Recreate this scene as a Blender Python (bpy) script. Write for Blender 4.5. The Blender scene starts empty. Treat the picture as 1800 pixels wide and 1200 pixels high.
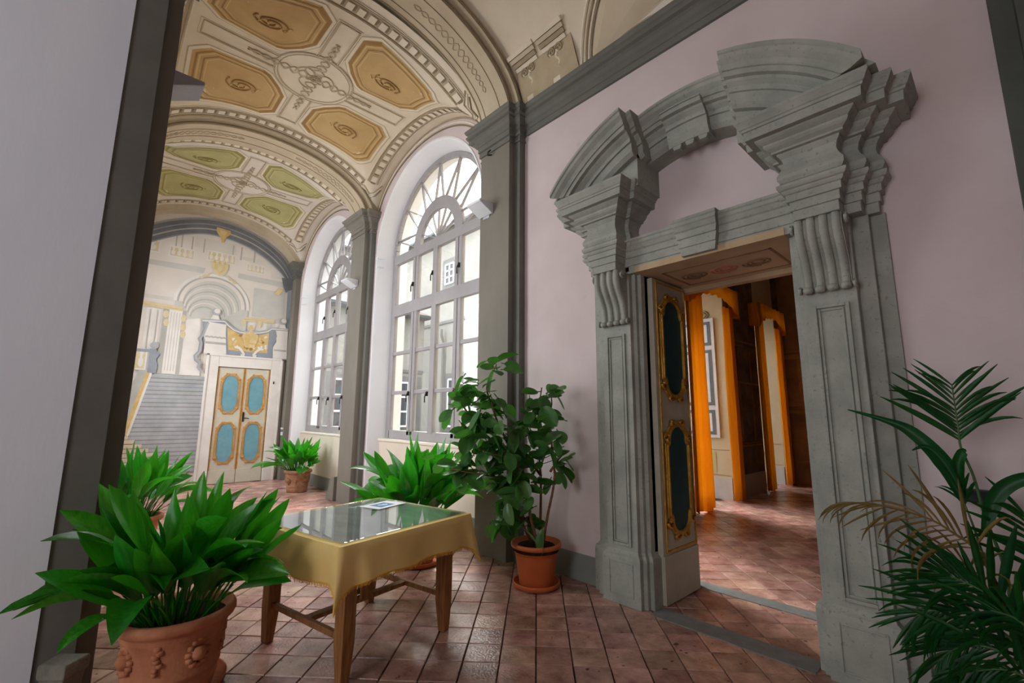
import bpy, bmesh, math, random
from mathutils import Matrix, Vector
rnd = random.Random(7)
S = bpy.context.scene
COL = S.collection
PI = math.pi

# ------------------------------------------------------------------ camera
def cam_axes(yaw, pit, rol):
    f = Vector((math.sin(yaw)*math.cos(pit), math.cos(yaw)*math.cos(pit), math.sin(pit)))
    r = Vector((math.cos(yaw), -math.sin(yaw), 0)); u = r.cross(f)
    return (r*math.cos(rol)+u*math.sin(rol), u*math.cos(rol)-r*math.sin(rol), f)
CR, CU, CF = cam_axes(*[math.radians(a) for a in (42.85, 9.07, 0.40)])
EYE = Vector((0, 0, 1.55)); FPX = 800.7
cd = bpy.data.cameras.new('camera'); cam = bpy.data.objects.new('camera', cd); COL.objects.link(cam)
cd.sensor_width = 36; cd.lens = FPX/1800*36; cd.clip_start = 0.02; cd.clip_end = 200
cam.matrix_world = Matrix(((CR.x, CU.x, -CF.x, EYE.x), (CR.y, CU.y, -CF.y, EYE.y), (CR.z, CU.z, -CF.z, EYE.z), (0, 0, 0, 1)))
S.camera = cam

# ------------------------------------------------------------------ daylight: a white overcast sky, entering by the openings
W = bpy.data.worlds.new('overcast_sky'); S.world = W; W.use_nodes = True
bg = W.node_tree.nodes['Background']; bg.inputs[0].default_value = (0.95, 0.97, 1.0, 1); bg.inputs[1].default_value = 2.5
S.view_settings.view_transform = 'Standard'; S.view_settings.look = 'None'
S.view_settings.exposure = 1.62; S.view_settings.gamma = 1.0; S.view_settings.use_curve_mapping = False
def portal(name, loc, rot, sx, sy):
    l = bpy.data.lights.new(name, 'AREA'); l.shape = 'RECTANGLE'; l.size = sx; l.size_y = sy
    l.cycles.is_portal = True
    o = bpy.data.objects.new(name, l); COL.objects.link(o); o.location = loc; o.rotation_euler = rot
HP = PI/2
sl = bpy.data.lights.new('hazy_sun', 'SUN'); sl.energy = 5.0; sl.angle = math.radians(32); sl.color = (1.0, .97, .93)
so_ = bpy.data.objects.new('hazy_sun', sl); COL.objects.link(so_); so_.rotation_euler = Vector((-.42, -.75, -.85)).to_track_quat('-Z', 'Y').to_euler()
portal('daylight_portal', (4.2, 6.02, 3.5), (0, HP, 0), 4.9, 2.9)
portal('daylight_portal', (4.2, 9.97, 3.5), (0, HP, 0), 4.9, 2.9)
portal('daylight_portal', (-4.75, 1.2, 2.7), (0, -HP, 0), 3.0, 1.8)
portal('daylight_portal', (-.38, 6.02, 3.15), (0, -HP, 0), 3.3, 2.1)
portal('daylight_portal', (-.38, 9.97, 3.15), (0, -HP, 0), 3.3, 2.1)
portal('daylight_portal', (8.25, 4.9, 2.0), (-HP, 0, 0), 1.7, 3.9)
portal('daylight_portal', (5.45, 4.9, 2.0), (-HP, 0, 0), 1.5, 3.9)
portal('daylight_portal', (11.3, 4.9, 2.0), (-HP, 0, 0), 1.5, 3.9)

# ------------------------------------------------------------------ materials
def lin(c):
    return tuple(((v/255)/12.92 if v/255 <= .04045 else ((v/255+.055)/1.055)**2.4) for v in c)
def nd(nt, t, **kw):
    n = nt.nodes.new(t)
    for k, v in kw.items(): setattr(n, k, v)
    return n
def material(name, c1, c2=None, rough=.7, scale=3., bump=0., bscale=40., spec=.4, metal=0., obj_rand=0., island=0., stretch=None, speck=None, transl=None, detail=6., tf=.38):
    """base colour noise between c1 and c2 (sRGB), fine relief, optional per piece variation and speckles"""
    m = bpy.data.materials.new(name); m.use_nodes = True; nt = m.node_tree; L = nt.links.new
    b = nt.nodes['Principled BSDF']
    b.inputs['Roughness'].default_value = rough; b.inputs['Metallic'].default_value = metal
    b.inputs['Specular IOR Level'].default_value = spec
    tc = nd(nt, 'ShaderNodeTexCoord'); src = tc.outputs['Object']
    if obj_rand:                                     # each piece shows another stretch of the pattern
        va = nd(nt, 'ShaderNodeVectorMath'); L(src, va.inputs[0]); L(nd(nt, 'ShaderNodeObjectInfo').outputs['Location'], va.inputs[1]); src = va.outputs[0]
    if stretch:
        mp = nd(nt, 'ShaderNodeMapping'); mp.inputs['Scale'].default_value = stretch; L(src, mp.inputs[0]); src = mp.outputs[0]
    n = nd(nt, 'ShaderNodeTexNoise'); n.inputs['Scale'].default_value = scale; n.inputs['Detail'].default_value = detail
    n.inputs['Roughness'].default_value = .62; L(src, n.inputs['Vector'])
    cr = nd(nt, 'ShaderNodeValToRGB'); cr.color_ramp.elements[0].position = .32; cr.color_ramp.elements[1].position = .7
    cr.color_ramp.elements[0].color = (*lin(c1), 1); cr.color_ramp.elements[1].color = (*lin(c2 or c1), 1)
    L(n.outputs['Fac'], cr.inputs[0]); out = cr.outputs[0]
    if speck:
        col, sc, thr = speck
        n3 = nd(nt, 'ShaderNodeTexNoise'); n3.inputs['Scale'].default_value = sc; n3.inputs['Detail'].default_value = 3; L(src, n3.inputs['Vector'])
        r3 = nd(nt, 'ShaderNodeValToRGB'); r3.color_ramp.elements[0].position = thr; r3.color_ramp.elements[1].position = thr+.06
        L(n3.outputs['Fac'], r3.inputs[0])
        mx = nd(nt, 'ShaderNodeMixRGB'); L(r3.outputs[0], mx.inputs[0]); L(out, mx.inputs[1]); mx.inputs[2].default_value = (*lin(col), 1); out = mx.outputs[0]
    for amt, kind in ((obj_rand, 'o'), (island, 'i')):
        if amt:
            if kind == 'o': rs = nd(nt, 'ShaderNodeObjectInfo').outputs['Random']
            else: rs = nd(nt, 'ShaderNodeNewGeometry').outputs['Random Per Island']
            mr = nd(nt, 'ShaderNodeMapRange'); mr.inputs[3].default_value = 1-amt; mr.inputs[4].default_value = 1+amt; L(rs, mr.inputs[0])
            h = nd(nt, 'ShaderNodeHueSaturation'); L(mr.outputs[0], h.inputs['Value']); L(out, h.inputs['Color'])
            mr2 = nd(nt, 'ShaderNodeMath', operation='MULTIPLY'); L(rs, mr2.inputs[0]); mr2.inputs[1].default_value = 7.3
            fr = nd(nt, 'ShaderNodeMath', operation='FRACT'); L(mr2.outputs[0], fr.inputs[0])
            mr3 = nd(nt, 'ShaderNodeMapRange'); mr3.inputs[3].default_value = .5-amt*.05; mr3.inputs[4].default_value = .5+amt*.05
            L(fr.outputs[0], mr3.inputs[0]); L(mr3.outputs[0], h.inputs['Hue'])
            out = h.outputs[0]
    L(out, b.inputs['Base Color'])
    if bump:
        n2 = nd(nt, 'ShaderNodeTexNoise'); n2.inputs['Scale'].default_value = bscale; n2.inputs['Detail'].default_value = 5; L(src, n2.inputs['Vector'])
        bp = nd(nt, 'ShaderNodeBump'); bp.inputs['Strength'].default_value = bump; bp.inputs['Distance'].default_value = .02
        L(n2.outputs['Fac'], bp.inputs['Height']); L(bp.outputs[0], b.inputs['Normal'])
    if transl:
        tr = nd(nt, 'ShaderNodeBsdfTranslucent'); tr.inputs[0].default_value = (*lin(transl), 1)
        ms = nd(nt, 'ShaderNodeMixShader'); ms.inputs[0].default_value = tf
        L(b.outputs[0], ms.inputs[1]); L(tr.outputs[0], ms.inputs[2]); L(ms.outputs[0], nt.nodes['Material Output'].inputs[0])
    return m
def glass_material(name, tint=(.96, .98, .98), rough=.01, ior=1.5):
    m = bpy.data.materials.new(name); m.use_nodes = True; nt = m.node_tree; L = nt.links.new
    nt.nodes.remove(nt.nodes['Principled BSDF'])
    t = nd(nt, 'ShaderNodeBsdfTransparent'); t.inputs[0].default_value = (*tint, 1)
    g = nd(nt, 'ShaderNodeBsdfGlossy'); g.inputs['Roughness'].default_value = rough
    f = nd(nt, 'ShaderNodeFresnel'); ge = nd(nt, 'ShaderNodeNewGeometry'); mr = nd(nt, 'ShaderNodeMapRange')
    mr.inputs[3].default_value = ior; mr.inputs[4].default_value = 1/ior; L(ge.outputs['Backfacing'], mr.inputs[0]); L(mr.outputs[0], f.inputs[0])
    ms = nd(nt, 'ShaderNodeMixShader'); L(f.outputs[0], ms.inputs[0]); L(t.outputs[0], ms.inputs[1]); L(g.outputs[0], ms.inputs[2])
    L(ms.outputs[0], nt.nodes['Material Output'].inputs[0]); return m
M = {}
def mk(k, *a, **kw): M[k] = material(k, *a, **kw)
mk('pink_plaster', (202, 187, 186), (214, 200, 200), .85, 1.2, .06, 60, .2, speck=((176, 160, 156), 1.7, .70))
mk('white_plaster', (226, 227, 230), (236, 237, 240), .85, 1.0, .05, 50, .2)
mk('pier_plaster', (222, 228, 240), (234, 239, 247), .8, 1.3, .08, 25, .2, stretch=(1, 1, .3), speck=((200, 205, 218), 2.2, .66))
mk('cream_plaster', (214, 204, 186), (225, 216, 200), .85, 1.5, .05, 50, .2)
mk('grey_paint', (118, 114, 105), (131, 126, 116), .75, 2.0, .06, 50, .25, stretch=(1, 1, .4))
mk('dark_grey_paint', (104, 104, 98), (116, 115, 108), .75, 3.0, .06, 50, .25)
mk('shaded_grey_paint', (78, 82, 76), (92, 95, 88), .75, 3.0, .06, 50, .25)  # grey paint of the pilaster behind the palm, darkened to stand for its shade
mk('base_paint', (122, 126, 122), (137, 140, 134), .7, 3.0, .06, 50, .25)
mk('portal_stone', (142, 145, 137), (168, 169, 160), .72, 4.0, .2, 90, .3, speck=((138, 141, 133), 40., .62))
mk('threshold_stone', (112, 113, 112), (134, 134, 132), .6, 8.0, .15, 60, .35)
mk('block_stone', (104, 104, 96), (140, 138, 126), .85, 9.0, .5, 40, .2)
mk('vault_cream', (216, 202, 178), (228, 217, 196), .9, 1.6, .04, 40, .1)
mk('vault_pale', (216, 206, 192), (227, 219, 207), .9, 1.6, .04, 40, .1)
mk('arch_buff', (192, 177, 150), (209, 195, 170), .9, 2.0, .05, 40, .1)
mk('paint_line', (160, 142, 114), (174, 157, 130), .9, 6)
mk('paint_dark', (128, 112, 90), (144, 128, 104), .9, 6)
mk('paint_light', (222, 210, 186), (231, 221, 200), .9, 6)
mk('coffer_ochre', (190, 158, 106), (201, 170, 120), .9, 4)
mk('coffer_brown', (152, 118, 72), (168, 134, 86), .9, 4)
mk('coffer_pale', (212, 180, 122), (222, 194, 138), .9, 4)
mk('coffer_olive', (176, 170, 116), (188, 182, 130), .9, 4)
mk('coffer_olive_dark', (148, 138, 82), (160, 150, 94), .9, 4)
mk('coffer_olive_pale', (196, 188, 132), (206, 200, 148), .9, 4)
mk('bracket_ground', (178, 160, 130), (192, 175, 146), .9, 6)
mk('scroll_tone', (182, 165, 138), (194, 178, 152), .9, 6)
mk('fresco_pale', (214, 205, 196), (226, 219, 210), .9, 1.5, detail=8)
mk('fresco_grey', (190, 188, 182), (205, 202, 195), .9, 2.5)
mk('fresco_shade', (168, 166, 160), (184, 181, 174), .9, 2.5)
mk('fresco_blue', (138, 144, 154), (158, 163, 170), .9, 3)
mk('fresco_slate', (104, 107, 112), (126, 128, 132), .9, 2.5)
mk('fresco_gold', (200, 164, 96), (218, 190, 134), .9, 8)
mk('fresco_faded', (206, 190, 150), (218, 204, 172), .9, 9)
mk('fresco_mist', (202, 198, 190), (222, 215, 206), .9, 1.1, detail=9)
mk('fresco_ochre', (206, 178, 120), (220, 200, 156), .9, 6)
mk('fresco_stair', (158, 159, 161), (184, 184, 186), .9, 3)
mk('fresco_stair_dark', (130, 132, 135), (146, 148, 150), .9, 3)
mk('fresco_sand', (206, 190, 160), (222, 208, 184), .9, 3)
mk('fresco_white', (218, 212, 206), (230, 225, 219), .9, 3)
TC1, TC2 = (140, 98, 86), (206, 163, 148)
mk('tile_piece', TC1, TC2, .24, 5.5, .22, 60, .6, obj_rand=.26, speck=((92, 66, 58), 16., .67))
mk('tile_field', (160, 112, 100), (222, 176, 164), .24, 5.5, .22, 60, .6, island=.26, speck=((92, 66, 58), 16., .67))  # same clay as the single tiles, coloured lighter and pinker for the lit far floor
mk('mortar', (62, 50, 44), (88, 74, 64), .9, 20)
mk('window_paint', (150, 147, 149), (162, 158, 159), .55, 3, .03, 60, .35)
mk('iron', (44, 42, 40), (62, 58, 54), .5, 20, metal=.6)
mk('sill_stone', (220, 212, 196), (232, 226, 212), .7, 4)
mk('terracotta', (178, 110, 78), (206, 142, 106), .75, 7, .2, 50, .25, speck=((206, 158, 128), 6., .66))
mk('terracotta_old', (150, 98, 66), (190, 150, 120), .85, 9, .5, 40, .2)
mk('plastic_pot', (192, 96, 50), (204, 108, 60), .5, 4, .02, 60, .4)
mk('soil', (44, 32, 24), (66, 50, 38), .95, 40, .8, 60, .1)
mk('leaf_green', (24, 106, 26), (62, 160, 42), .24, 4, .08, 30, .65, obj_rand=.45, stretch=(14, 14, 1.2), transl=(60, 170, 24))
mk('leaf_rubber', (52, 98, 50), (92, 140, 76), .32, 6, .04, 40, .45, obj_rand=.35, transl=(80, 150, 50))
mk('leaf_palm', (12, 62, 30), (30, 92, 40), .42, 6, .04, 40, .4, obj_rand=.35, transl=(40, 110, 30))
mk('leaf_dry', (122, 98, 56), (150, 128, 78), .7, 6, .05, 40, .2, obj_rand=.3, transl=(150, 130, 70))
mk('stem_green', (52, 92, 50), (76, 112, 60), .5, 8)
mk('bark', (108, 74, 54), (142, 106, 80), .85, 30, .3, 60, .2)
mk('blue_tie', (40, 92, 180), (50, 104, 190), .5, 8)
mk('table_wood', (124, 80, 42), (178, 126, 74), .55, 6, .2, 50, .35, stretch=(9, 9, .8))
mk('cloth', (236, 204, 130), (244, 216, 148), .8, 3, .12, 400, .15)
mk('fringe', (220, 168, 66), (232, 186, 92), .8, 20)
mk('display_paper', (148, 154, 160), (202, 204, 200), .7, 3.2, stretch=(2.2, .8, 1))
mk('paper', (222, 222, 226), (232, 232, 236), .7, 5)
mk('paper_blue', (44, 92, 158), (70, 120, 180), .6, 9)
mk('paper_cyan', (140, 196, 210), (160, 206, 220), .6, 9)
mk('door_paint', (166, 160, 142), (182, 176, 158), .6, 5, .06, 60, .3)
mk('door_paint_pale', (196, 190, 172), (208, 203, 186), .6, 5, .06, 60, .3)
mk('gilding', (168, 116, 36), (206, 160, 70), .38, 14, .25, 50, .5, metal=.55)
mk('gilding_pale', (190, 128, 58), (214, 164, 92), .45, 10, .2, 50, .5, metal=.3)
mk('teal_panel', (14, 54, 62), (22, 70, 76), .5, 9, .1, 60, .4)
mk('blue_panel', (104, 154, 170), (122, 168, 180), .55, 6, .04, 60, .35)
mk('curtain', (247, 178, 58), (252, 190, 72), .7, 2.5, .05, 90, .2, transl=(255, 196, 76), tf=.6)
mk('shutter_white', (222, 222, 226), (232, 232, 234), .5, 5)
mk('shutter_grey', (104, 110, 118), (118, 124, 130), .55, 5)
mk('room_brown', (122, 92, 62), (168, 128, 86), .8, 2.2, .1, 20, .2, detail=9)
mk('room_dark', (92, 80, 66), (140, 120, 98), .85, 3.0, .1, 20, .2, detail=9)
mk('room_relief', (146, 108, 64), (178, 138, 86), .8, 5)
mk('room_cream', (204, 186, 150), (216, 200, 170), .85, 1.8, detail=8)
mk('room_skirting', (196, 190, 184), (208, 203, 198), .8, 3)
mk('soffit_tan', (176, 150, 118), (196, 172, 140), .85, 3)
mk('soffit_line', (128, 98, 74), (150, 116, 90), .85, 6)
mk('soffit_red', (172, 104, 84), (188, 122, 100), .85, 6)
mk('lamp_body', (214, 218, 224), (226, 228, 232), .5, 4)
mk('lamp_grey', (168, 168, 176), (180, 180, 186), .5, 4)
mk('black_plastic', (22, 24, 28), (32, 34, 38), .4, 8)
mk('facade', (130, 127, 121), (140, 137, 131), .9, 1.0)
mk('facade_stone', (98, 97, 95), (108, 106, 104), .9, 3)
mk('facade_dark', (56, 60, 64), (70, 74, 78), .5, 3)
mk('roof_tile', (112, 98, 88), (130, 114, 102), .9, 8)
M['glass'] = glass_material('window_glass')
M['table_glass'] = glass_material('table_glass', (.93, .97, .96), .005, 3.0)
for k in ('paint_line',): pass

# ------------------------------------------------------------------ mesh helpers
class MB:
    def __init__(s): s.v = []; s.f = []
    def add(s, vs, fs):
        o = len(s.v); s.v += [tuple(p) for p in vs]; s.f += [[i+o for i in f] for f in fs]; return s
    def box(s, x0, x1, y0, y1, z0, z1):
        return s.add([(x, y, z) for z in (z0, z1) for y in (y0, y1) for x in (x0, x1)],
                     [(0, 2, 3, 1), (4, 5, 7, 6), (0, 1, 5, 4), (2, 6, 7, 3), (0, 4, 6, 2), (1, 3, 7, 5)])
    def prism(s, poly, fn, a, b):
        """polygon poly [(p,q)] carried by fn(p,q,t) from t=a to t=b"""
        n = len(poly); vs = [fn(p, q, a) for p, q in poly]+[fn(p, q, b) for p, q in poly]
        fs = [list(range(n))[::-1], [n+i for i in range(n)]]+[(i, (i+1) % n, n+(i+1) % n, n+i) for i in range(n)]
        return s.add(vs, fs)
    def rings(s, rings, closed=True, cap=True):
        n = len(rings[0]); vs = [p for r in rings for p in r]; fs = []
        for k in range(len(rings)-1):
            for i in range(n if closed else n-1):
                j = (i+1) % n; fs.append((k*n+i, k*n+j, (k+1)*n+j, (k+1)*n+i))
        if cap: fs += [list(range(n))[::-1], [(len(rings)-1)*n+i for i in range(n)]]
        return s.add(vs, fs)
    def lathe(s, prof, n=24, c=(0, 0, 0), cap=True):
        return s.rings([[(c[0]+r*math.cos(2*PI*i/n), c[1]+r*math.sin(2*PI*i/n), c[2]+z) for i in range(n)] for r, z in prof], True, cap)
    def tube(s, pts, r, n=6, cap=True):
        pts = [Vector(p) for p in pts]; rg = []
        for i, p in enumerate(pts):
            t = (pts[min(i+1, len(pts)-1)]-pts[max(i-1, 0)]); t = t.normalized() if t.length > 1e-9 else Vector((0, 0, 1))
            a = Vector((0, 0, 1)) if abs(t.z) < .9 else Vector((1, 0, 0))
            e1 = t.cross(a).normalized(); e2 = t.cross(e1)
            rr = r[i] if isinstance(r, (list, tuple)) else r
            rg.append([tuple(p+e1*rr*math.cos(2*PI*k/n)+e2*rr*math.sin(2*PI*k/n)) for k in range(n)])
        return s.rings(rg, True, cap)
    def ball(s, c, r, n=8, sz=(1, 1, 1)):
        m = n//2; rg = []
        for i in range(1, m):
            a = PI*i/m; rg.append([(c[0]+sz[0]*r*math.sin(a)*math.cos(2*PI*k/n), c[1]+sz[1]*r*math.sin(a)*math.sin(2*PI*k/n), c[2]+sz[2]*r*math.cos(a)) for k in range(n)])
        return s.rings(rg, True, True)
    def build(s, name, mat, parent=None, smooth=False, bevel=0, local=False, kind=None):
        me = bpy.data.meshes.new(name); me.from_pydata(s.v, [], s.f)
        bm = bmesh.new(); bm.from_mesh(me); bmesh.ops.recalc_face_normals(bm, faces=bm.faces); bm.to_mesh(me); bm.free()
        if smooth:
            me.polygons.foreach_set('use_smooth', [True]*len(me.polygons))
        me.materials.append(M[mat] if isinstance(mat, str) else mat)
        o = bpy.data.objects.new(name, me); COL.objects.link(o)
        if bevel:
            b = o.modifiers.new('bevel', 'BEVEL'); b.width = bevel; b.segments = 2; b.limit_method = 'ANGLE'; b.angle_limit = .7
        if parent is not None: attach(o, parent, local)
        if kind: o['kind'] = kind
        return o
WM = {}
def attach(o, parent, local=False):
    o.parent = parent
    if not local: o.matrix_parent_inverse = WM.get(parent.name, Matrix()).inverted()
def empty(name, loc=(0, 0, 0), rz=0):
    e = bpy.data.objects.new(name, None); COL.objects.link(e); e.location = loc; e.rotation_euler = (0, 0, rz); e.empty_display_size = .1
    WM[e.name] = Matrix.Translation(loc) @ Matrix.Rotation(rz, 4, 'Z'); return e
def tag(o, label=None, cat=None, group=None, kind=None):
    if label: o['label'] = label
    if cat: o['category'] = cat
    if group: o['group'] = group
    if kind: o['kind'] = kind
    return o
def struct(o, label, cat):
    return tag(o, label, cat, kind='structure')
def inst(src, name, parent, mw=None, local=True):
    c = bpy.data.objects.new(name, src.data if hasattr(src, 'data') else src); COL.objects.link(c)
    if mw is not None: c.matrix_basis = mw
    if parent is not None: attach(c, parent, local)
    return c
def mitre(path, o):
    """offset an open plan path to its right hand side by o"""
    n = len(path); out = []
    for i, p in enumerate(path):
        ns = []
        for a, b in ((i-1, i), (i, i+1)):
            if a < 0 or b >= n: continue
            d = Vector((path[b][0]-path[a][0], path[b][1]-path[a][1])).normalized(); ns.append(Vector((d.y, -d.x)))
        if len(ns) == 1: v = ns[0]
        else:
            v = ns[0]+ns[1]; v = v/max(v.length_squared/2, .3)
        out.append((p[0]+v.x*o, p[1]+v.y*o))
    return out
def moulding(mb, path, prof, closed_back=True):
    rg = []
    for o, z in prof:
        rg.append([(x, y, z) for x, y in mitre(path, o)])
    mb.rings(rg, closed_back, False)
    if closed_back:
        n = len(path); o0 = len(mb.v)-n*len(rg)
        mb.f.append([o0+i for i in range(n)][::-1]); mb.f.append([o0+n*(len(rg)-1)+i for i in range(n)])
    return mb
def ell(x, a, z0, r): return z0+r*math.sqrt(max(0, 1-(x/a)**2))
def arc(c, r, a0, a1, n): return [(c[0]+r*math.cos(a0+(a1-a0)*i/n), c[1]+r*math.sin(a0+(a1-a0)*i/n)) for i in range(n+1)]
# ================================================================== the setting
XW, XP, XB = 3.62, 3.44, 3.53          # right wall, pilaster face, stepped back layer
XC = 1.823                              # middle of the gallery
YE = 11.96                              # end wall
mir = lambda x: 2*XC-x

# ---- floor: terracotta squares laid diagonally, the nearest 300 as pieces
floor = MB().box(-4.6, 13.0, -3.2, 12.1, -.16, -.016).build('floor', 'mortar')
struct(floor, 'worn terracotta tile floor laid on the diagonal through gallery and side room', 'floor')
TS = .232; TA = math.radians(44.0); e1 = Vector((math.cos(TA), math.sin(TA))); e2 = Vector((-e1.y, e1.x)); T0 = Vector((2.267, 2.523))
def tile_mesh(seed):
    r = random.Random(seed); h = TS/2-.0022; mb = MB(); rg = []
    cs = [(sx*(h-r.uniform(0, .003)), sy*(h-r.uniform(0, .003))) for sx, sy in ((-1, -1), (1, -1), (1, 1), (-1, 1))]
    for k, z in ((1, -.03), (1, -.005), (.975, 0)):
        rg.append([(x*k, y*k, z+(r.uniform(-.0012, .0008) if k < 1 else 0)) for x, y in cs])
    mb.rings(rg, True, True)
    me = bpy.data.meshes.new('tile'); me.from_pydata(mb.v, [], mb.f); me.materials.append(M['tile_piece']); return me
tile_meshes = [tile_mesh(i) for i in range(6)]
cells = []
for i in range(-60, 61):
    for j in range(-60, 61):
        c = T0+e1*TS*(i+.5)+e2*TS*(j+.5)
        room = 4.4 < c.x < 12.6 and -1.5 < c.y < 3.75
        if not (room or (-4.4 < c.x < 4.5 and -2.0 < c.y < 12.0)): continue
        if 3.75 < c.x < 4.4 and not .85 < c.y < 2.2: continue
        if c.x < 0.0 and c.y > 3.9: continue
        d = Vector((c.x, c.y, 0))-EYE; z = d.dot(CF); vis = False
        if z > .3:
            px, py = 900+FPX*d.dot(CR)/z, 600-FPX*d.dot(CU)/z
            vis = -20 < px < 1820 and py < 1240 and (c.x < 3.7 or (c.x < 4.4))
            if c.x < 4.4 and c.y > 3.9 and c.x < .2+.054*(c.y-3.8): vis = False
            if 420 < px < 600 and py < 860: vis = False
        cells.append((0 if vis else 1, d.length, c))
cells.sort(key=lambda t: (t[0], t[1]))
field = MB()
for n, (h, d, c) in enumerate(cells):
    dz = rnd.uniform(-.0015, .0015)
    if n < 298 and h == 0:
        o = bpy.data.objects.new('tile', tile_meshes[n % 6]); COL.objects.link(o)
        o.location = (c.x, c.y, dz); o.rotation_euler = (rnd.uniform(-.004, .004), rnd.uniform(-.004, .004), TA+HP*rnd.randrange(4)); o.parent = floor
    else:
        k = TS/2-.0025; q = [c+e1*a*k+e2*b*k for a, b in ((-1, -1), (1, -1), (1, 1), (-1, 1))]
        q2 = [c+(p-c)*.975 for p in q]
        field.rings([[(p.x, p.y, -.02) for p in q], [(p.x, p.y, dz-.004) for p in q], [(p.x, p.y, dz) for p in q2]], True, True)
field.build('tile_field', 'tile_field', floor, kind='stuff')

# ---- right wall with the doorway
DY0, DY1, DZ = .93, 2.13, 2.81
w = MB()
w.box(XW, 4.36, DY1, 4.30, -.1, 5.3); w.box(XW, 4.36, -3.2, DY0, -.1, 5.3); w.box(XW, 4.36, DY0, DY1, DZ, 5.3)
wall_right = struct(w.build('wall_right', 'pink_plaster'), 'pale pink plaster wall around the stone doorway', 'wall')
b = MB(); b.box(XW-.006, XW+.01, 2.66, 3.66, 0, .245); b.box(XW-.006, XW+.01, -.2, .42, 0, .245)
struct(b.build('baseboard_right', 'base_paint'), 'grey painted skirting band along the pink wall', 'baseboard')

# ---- entablature running over the near wall and round the near pilaster
CPROF = [(0, 4.84), (.018, 4.84), (.018, 4.862), (.006, 4.875), (.006, 4.915), (.03, 4.92), (.03, 4.985), (.042, 4.99), (.042, 5.04), (.06, 5.055), (.085, 5.085), (.10, 5.095), (.10, 5.11), (.135, 5.12), (.135, 5.165), (.15, 5.175), (.165, 5.205), (.165, 5.22), (0, 5.23)]
CP2 = [p for p in CPROF if p[1] >= 4.915]; CP2[0] = (0, 4.92)
m = MB(); moulding(m, [(XW+.02, 3.61), (XW, 3.61), (XW, .0), (XW+.02, .0)], CP2)
struct(m.build('trim_1', 'dark_grey_paint'), 'grey moulded cornice running along the top of the pink wall', 'cornice')
def pilaster(name, label, y0, y1, face, back, wall, near=True, cap_mat='dark_grey_paint', height=4.84, steps=True, shaft_mat='grey_paint'):
    sgn = 1 if wall > face else -1
    e = empty(name, (face, (y0+y1)/2, 0)); struct(e, label, 'pilaster')
    A = MB().box(min(face, wall), max(face, wall), y0, y1, 0, height+.1); A.build('shaft', shaft_mat, e)
    if steps: MB().box(min(back, wall), max(back, wall), y0-.09, y1+.09, 0, height+.1).build('shaft_step', 'dark_grey_paint' if shaft_mat == 'grey_paint' else shaft_mat, e)
    pth = [(wall, y1+.09), (back, y1+.09), (back, y1), (face, y1), (face, y0), (back, y0), (back, y0-.09), (wall, y0-.09)] if steps else [(wall, y1), (face, y1), (face, y0), (wall, y0)]
    if sgn < 0: pth = pth[::-1]
    c = MB(); moulding(c, pth, CPROF); c.build('capital', cap_mat, e)
    return e
pilaster('trim_2', 'grey stepped pilaster between the near window and the pink wall', 3.78, 4.32, XP, XB, XW+.1)
pilaster('trim_3', 'grey pilaster between the two tall arched windows', 7.72, 8.26, XP, XB, XW+.1, cap_mat='grey_paint')
pilaster('trim_4', 'grey corner pilaster beside the painted end wall', 11.66, 11.96, 3.50, 3.55, XW+.1, steps=False)
pilaster('trim_5', 'grey pilaster on the pink wall behind the palm, its paint darkened for shade', -.82, -.27, XP, XB, XW+.1, shaft_mat='shaded_grey_paint')
pilaster('trim_6', 'grey stepped pilaster edging the white plaster pier', 3.78, 4.32, mir(XP), mir(XB), mir(XW)-.1)
pilaster('trim_7', 'grey pilaster on the hidden side of the gallery', 7.72, 8.26, mir(XP), mir(XB), mir(XW)-.1)

# ---- left pier and the parts of the rooms behind the camera
struct(MB().box(-4.7, mir(XW)-.075, 3.68, 4.34, -.1, 6.4).build('wall_left', 'pier_plaster'), 'white plaster pier wall with cool grey stains and scuffs', 'wall')
m = MB(); m.box(-.4, mir(XW), 4.34, 4.97, -.1, 6.4); m.box(-.4, mir(XW), 7.07, 8.92, -.1, 6.4); m.box(-.4, mir(XW), 11.02, 12.1, -.1, 6.4); m.box(-.4, mir(XW), 4.7, 11.3, -.1, 1.5); m.box(-.4, mir(XW), 4.7, 11.3, 4.8, 6.4)  # unseen wall; its two openings are added to brighten the gallery
struct(m.build('wall_gallery', 'cream_plaster'), 'plaster wall on the hidden side of the gallery with two openings added for light', 'wall')
m = MB().box(-4.9, 3.7, -3.4, -3.2, -.1, 6.4)
struct(m.build('wall_back', 'pink_plaster'), 'plain plaster wall behind the viewer', 'wall')
LZ0, LZ1 = 1.2, 4.2  # unseen loggia opening, added and sized to light the near bay from the left
m = MB(); m.box(-4.9, -4.7, -3.4, -2.7, -.1, 6.4); m.box(-4.9, -4.7, 3.1, 4.3, -.1, 6.4); m.box(-4.9, -4.7, -2.7, 3.1, -.1, LZ0); m.box(-4.9, -4.7, -2.7, 3.1, LZ1, 6.4)
m.box(-4.9, -4.7, -2.8, .3, LZ0, LZ1); m.box(-4.9, -4.7, 2.1, 3.2, LZ0, LZ1)
struct(m.build('wall_loggia', 'pink_plaster'), 'unseen plaster wall with one wide loggia opening added for light from the left', 'wall')

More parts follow.
